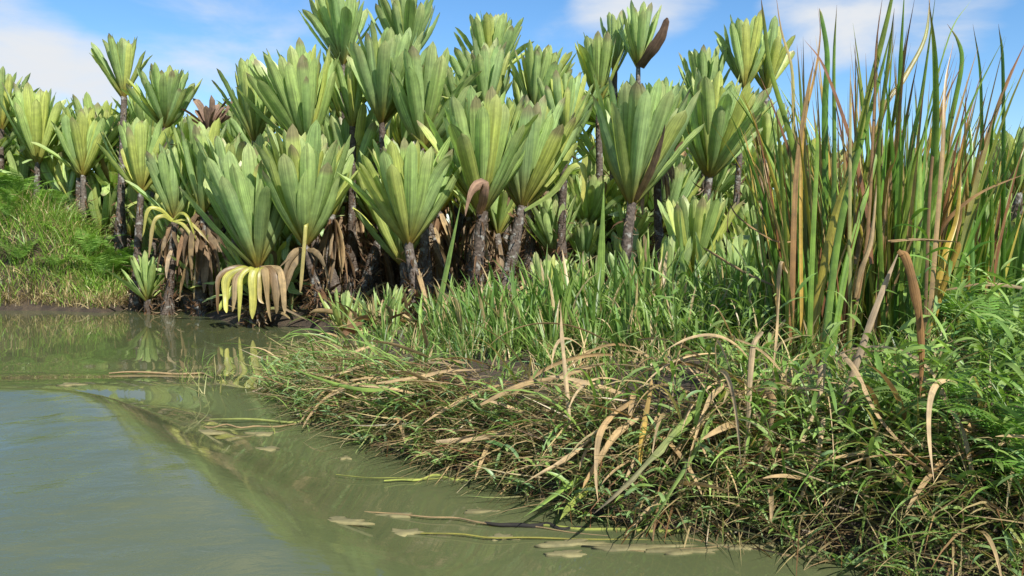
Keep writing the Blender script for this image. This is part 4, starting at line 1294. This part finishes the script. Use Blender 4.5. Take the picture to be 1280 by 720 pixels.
# broad-leaved grass plants that stand out on the right bank
for lab, p, H, az, nl in [
    ('grass with broad drooping leaves in front of the left reed foot', at(1050, 520, 4.9), .42, 3.6, 7),
    ('leaning broad-leaved grass at the bottom right waterline', at(1060, 640, 4.25), .45, 3.9, 8),
    ('broad-leaved grass overhanging the water right of the bleached leaf', at(1000, 640, 4.4), .4, 4.2, 8),
    ('broad-leaved grass with wide leaf pair in the right undergrowth', at(1130, 610, 4.3), .5, 3.3, 9),
    ('broad-leaved grass tuft in the lower right corner above dark soil', at(1195, 640, 4.1), .45, 3.7, 8),
    ('arching broad-leaved grass above the pale hanging leaves', at(965, 510, 5.1), .4, 3.4, 7),
    ('blue-green grass sprig on the waterline of the point', at(640, 590, 5.1), .34, 4.6, 7),
    ('blue-green grass sprig at the left foot of the point', at(508, 545, 5.9), .34, 4.3, 7),
    ('tall leafy grass stem right of the middle reeds', at(1180, 470, 5.5), .9, 2.2, 12),
    ('tall leafy grass stem near the right photo edge', at(1245, 440, 5.7), 1.1, 3.0, 14),
]:
    b0 = np.array([p[0], p[1], max(min(p[2], gz(p[0], p[1]) + .05), 0)])
    acc = Acc()
    for q in range(4):
        leafy(acc, np.array([rng.normal(0, .03), rng.normal(0, .03), -.02]), H * rng.uniform(.7, 1.1), az + rng.normal(0, .6), rng.uniform(.35, .8), nl, .24, .03, [GR1 * 1.1, GR2, np.array([.10, .21, .07])], rng)
    o = acc.build('broad_leaved_grass', M_BLADE, None, loc=b0)
    tag(o, lab, 'grass plant', 'broad-leaved grass plants on the bank')

# ------------------------------------------------------------------ on the water
def scrap(px, py, wpx, hpx, seed, lab, col):
    r = np.random.default_rng(seed)
    c = on_water(px, py, .004)
    w = wpx / FPX * c[1] * .5
    h = hpx / (1005 * HC / c[1] ** 2) * .5
    nA = 22
    th = np.linspace(0, 2 * np.pi, nA, endpoint=False)
    rad = .9 + .16 * r.normal(0, 1, nA) + .28 * np.sin(3 * th + r.random() * 6) + .18 * np.sin(5 * th + r.random() * 6) + .12 * np.sin(8 * th + r.random() * 6)
    rings = []
    zw = float(water_z(np.array([c[0]]), np.array([c[1]]))[0])
    for f, z in [(.02, .009), (.5, .009), (.92, .008), (1.0, .005), (1.0, -.004)]:
        rings.append(np.stack([w * f * rad * np.cos(th), h * f * rad * np.sin(th), np.full(nA, z)], -1))
    V = np.array(rings)[None]
    acc = Acc()
    acc.grid(V, np.zeros((1, 5, nA, 2)) + .3, np.broadcast_to(np.asarray(col), (1, 5, nA, 3)), closed=True)
    o = acc.build('floating_leaf', M_DRY, None, loc=(c[0], c[1], zw))
    tag(o, lab, 'floating leaf', 'leaf scraps floating on the river')


SCC = np.array([.27, .25, .13])
for q, (px, py, w, h, lab) in enumerate([
    (255, 547, 46, 6, 'pale pointed leaf scrap floating beside the wave'),
    (333, 557, 34, 5, 'small forked leaf scrap floating below the long stalk'),
    (330, 537, 38, 5, 'slim leaf scrap floating at the left end of the stalk'),
    (422, 664, 74, 9, 'largest pale leaf scrap floating in open water near the photo bottom'),
    (505, 666, 38, 9, 'round pale leaf scrap right of the largest scrap'),
    (490, 642, 60, 5, 'long pale leaf scrap on the thin floating stem'),
    (627, 668, 38, 8, 'oval pale scrap just below the black floating stick'),
    (720, 678, 90, 9, 'wide pale scrap right of the black floating stick'),
    (708, 690, 50, 8, 'ragged scrap nearest the photo bottom'),
    (790, 684, 110, 9, 'broad pale scrap mat below the green floating stem'),
    (88, 483, 30, 4, 'lone small scrap floating above the wave crest'),
    (600, 637, 44, 4, 'thin scrap floating under the reflected trunks'),
    (432, 570, 14, 4, 'tiny scrap floating off the left foot of the point'),
    (850, 690, 90, 7, 'scrap mat near the bottom under the bleached leaf'),
    (930, 684, 70, 7, 'scrap mat below the left reeds near the bottom'),
]):
    scrap(px, py, w, h, 40 + q, lab, SCC * rng.uniform(.85, 1.15))

for name, pts, rr, c, lab, cat in [
    ('drifting_stalk', [(640, 657), (760, 660), (900, 662), (1062, 668)], .016, np.array([.26, .30, .07]), 'long yellow-green stem floating at the foot of the bank', 'stalk'),
    ('drifting_stalk', [(455, 640), (560, 648), (640, 655), (760, 672)], .009, TAN * .7, 'thin tan stem floating from the largest scraps to the black stick', 'stalk'),
    ('drifting_stalk', [(430, 664), (560, 667), (680, 672), (900, 678)], .008, np.array([.25, .24, .06]), 'thin yellow stem floating near the photo bottom', 'stalk'),
    ('drifting_stalk', [(262, 523), (330, 526), (400, 527), (440, 528)], .018, np.array([.24, .28, .09]), 'pale green stalk floating out from the point', 'stalk'),
    ('drifting_stalk', [(250, 533), (320, 533), (430, 531)], .012, TAN * .8, 'tan stalk floating beside the pale green one', 'stalk'),
    ('floating_stick', [(136, 466), (190, 466), (245, 468), (268, 471)], .022, TAN * .8, 'straw stick floating in the shade reflection at the left', 'stick'),
    ('floating_stick', [(606, 655), (650, 657), (690, 659), (735, 661)], .022, np.array([.03, .028, .026]), 'black wet stick floating by the green stem', 'stick'),
    ('drifting_stalk', [(420, 590), (520, 597), (600, 600), (660, 603)], .008, np.array([.2, .22, .06]), 'slim green stem floating along the point', 'stalk'),
    ('drifting_stalk', [(480, 600), (560, 598), (590, 601)], .013, np.array([.34, .4, .1]), 'short bright stem floating at the weed edge', 'stalk'),
    ('drifting_stalk', [(860, 672), (960, 690), (1040, 700)], .012, TAN * .6, 'brown stem drifting near the bottom below the bank', 'stalk'),
    ('drifting_stalk', [(760, 690), (880, 686), (1000, 676)], .012, np.array([.2, .16, .08]), 'dull brown stem crossing the scrap mats', 'stalk'),
]:
    W = [on_water(p[0], p[1] + rng.normal(0, 1.6), .002) for p in spline([(*p, 0) for p in pts], 9)]
    acc = Acc()
    rr *= .6
    tube(acc, W, [rr * .6, rr, rr, rr * .3], n=24, sides=7, rough=.12, col=c, col1=c * .9)
    tag(acc.build(name, M_DRY), lab, cat, 'stems and sticks floating on the river')

# rushes standing in the shallow water off the point
acc = Acc()
Q = np.array([on_water(rng.uniform(225, 345), rng.uniform(448, 496)) for _ in range(150)] + [on_water(rng.uniform(340, 460), rng.uniform(430, 540)) for _ in range(140)])
n = len(Q)
Q[:, 2] = -.05
blades(acc, Q, rng.random(n) * 6.28, R(5) + R(45) * rng.random(n), R(10) + R(60) * rng.random(n), rng.uniform(.1, .38, n), rng.uniform(.006, .014, n), cmix([GR2, GR1, STRAW], n), cmix([GR2, LGR, STRAW], n), S=5, twist=rng.normal(0, .5, n))
tag(acc.build('shallow_weeds', M_BLADE), 'sparse grass tufts standing in shallow water off the point', 'weeds', kind='stuff')

# ------------------------------------------------------------------ light and sky
SUN_EL, SUN_AZ = 42.0, 28.0     # behind the camera, to its right
to_sun = Vector((math.sin(R(SUN_AZ)) * math.cos(R(SUN_EL)), -math.cos(R(SUN_AZ)) * math.cos(R(SUN_EL)), math.sin(R(SUN_EL))))
sun = bpy.data.lights.new('sun', 'SUN')
sun.energy = 4.6
sun.angle = R(0.5)
sun.color = (1.0, 0.95, 0.86)
so = bpy.data.objects.new('sun', sun)
so.rotation_euler = to_sun.to_track_quat('Z', 'Y').to_euler()
so.location = to_sun * 50
COL.objects.link(so)

w = bpy.data.worlds.new('World')
SC.world = w
w.use_nodes = True
nt = w.node_tree
nt.nodes.clear()
L = nt.links.new
out = N(nt, 'ShaderNodeOutputWorld')
bg = N(nt, 'ShaderNodeBackground')
bg.inputs[1].default_value = 0.11
sky = N(nt, 'ShaderNodeTexSky', sky_type='NISHITA')
sky.sun_disc = False
sky.sun_elevation = R(SUN_EL)
sky.sun_rotation = math.atan2(to_sun.x, to_sun.y)
sky.air_density = 1.0
sky.dust_density = 0.2
sky.ozone_density = 4.0
hs = N(nt, 'ShaderNodeHueSaturation', i_Saturation=1.18, i_Value=0.92)
L(sky.outputs[0], hs.inputs['Color'])
tc = N(nt, 'ShaderNodeTexCoord')


def mth(op, a, b=None, c=None, clamp=False):
    m = N(nt, 'ShaderNodeMath', operation=op)
    m.use_clamp = clamp
    for s, v in zip(m.inputs, (a, b, c)):
        if v is None:
            continue
        if hasattr(v, 'is_output'):
            L(v, s)
        else:
            s.default_value = v
    return m.outputs[0]


mp = N(nt, 'ShaderNodeMapping')
mp.inputs['Scale'].default_value = (1.0, 1.0, 2.6)
L(tc.outputs['Generated'], mp.inputs[0])
nz = N(nt, 'ShaderNodeTexNoise', i_Scale=5.0, i_Detail=7.0, i_Roughness=0.55, i_Distortion=0.3)
L(mp.outputs[0], nz.inputs['Vector'])
wsum = None
for px, py, deg, k in [(25, 72, 6.5, 1.0), (105, 92, 4.5, .9), (60, 75, 11, .45), (290, 60, 10, .62), (390, 40, 6, .55), (1060, 0, 7, .75), (1180, -10, 6, .6), (800, -30, 7, .7), (220, 30, 14, .62), (700, 60, 4, .25)]:
    d = ray(px, py)
    d = d / np.linalg.norm(d)
    dp = N(nt, 'ShaderNodeVectorMath', operation='DOT_PRODUCT')
    L(tc.outputs['Generated'], dp.inputs[0])
    dp.inputs[1].default_value = tuple(d)
    mr = N(nt, 'ShaderNodeMapRange', interpolation_type='SMOOTHSTEP')
    L(dp.outputs['Value'], mr.inputs[0])
    mr.inputs[1].default_value = math.cos(R(deg))
    mr.inputs[2].default_value = 1.0
    mr.inputs[3].default_value = 0.0
    mr.inputs[4].default_value = k
    wsum = mr.outputs[0] if wsum is None else mth('MAXIMUM', wsum, mr.outputs[0])
# scattered clouds over the rest of the sky, behind the camera and overhead
nf = N(nt, 'ShaderNodeTexNoise', i_Scale=2.2, i_Detail=3.0)
L(tc.outputs['Generated'], nf.inputs['Vector'])
sep = N(nt, 'ShaderNodeSeparateXYZ')
L(tc.outputs['Generated'], sep.inputs[0])
hi = N(nt, 'ShaderNodeMapRange')
L(sep.outputs[2], hi.inputs[0])
hi.inputs[1].default_value, hi.inputs[2].default_value = .34, .55
wide = mth('MULTIPLY', mth('MULTIPLY', nf.outputs[0], hi.outputs[0]), 1.3)
wsum = mth('MAXIMUM', wsum, wide)
den = mth('ADD', nz.outputs[0], mth('MULTIPLY', wsum, .55))
cl = N(nt, 'ShaderNodeMapRange', interpolation_type='SMOOTHSTEP')
L(den, cl.inputs[0])
cl.inputs[1].default_value, cl.inputs[2].default_value = .67, 1.12
mx = mixc(nt, cl.outputs[0], hs.outputs[0], (4.3, 4.45, 4.65))
L(mx, bg.inputs[0])
L(bg.outputs[0], out.inputs[0])

SC.view_settings.view_transform = 'Standard'
SC.view_settings.look = 'None'
SC.view_settings.gamma = 1.0
SC.view_settings.exposure = 0.78
SC.render.film_transparent = False
SC.render.engine = 'CYCLES'
SC.cycles.max_bounces = 8
SC.cycles.transparent_max_bounces = 4
SC.cycles.caustics_reflective = False
SC.cycles.caustics_refractive = False
SC.cycles.use_denoising = True
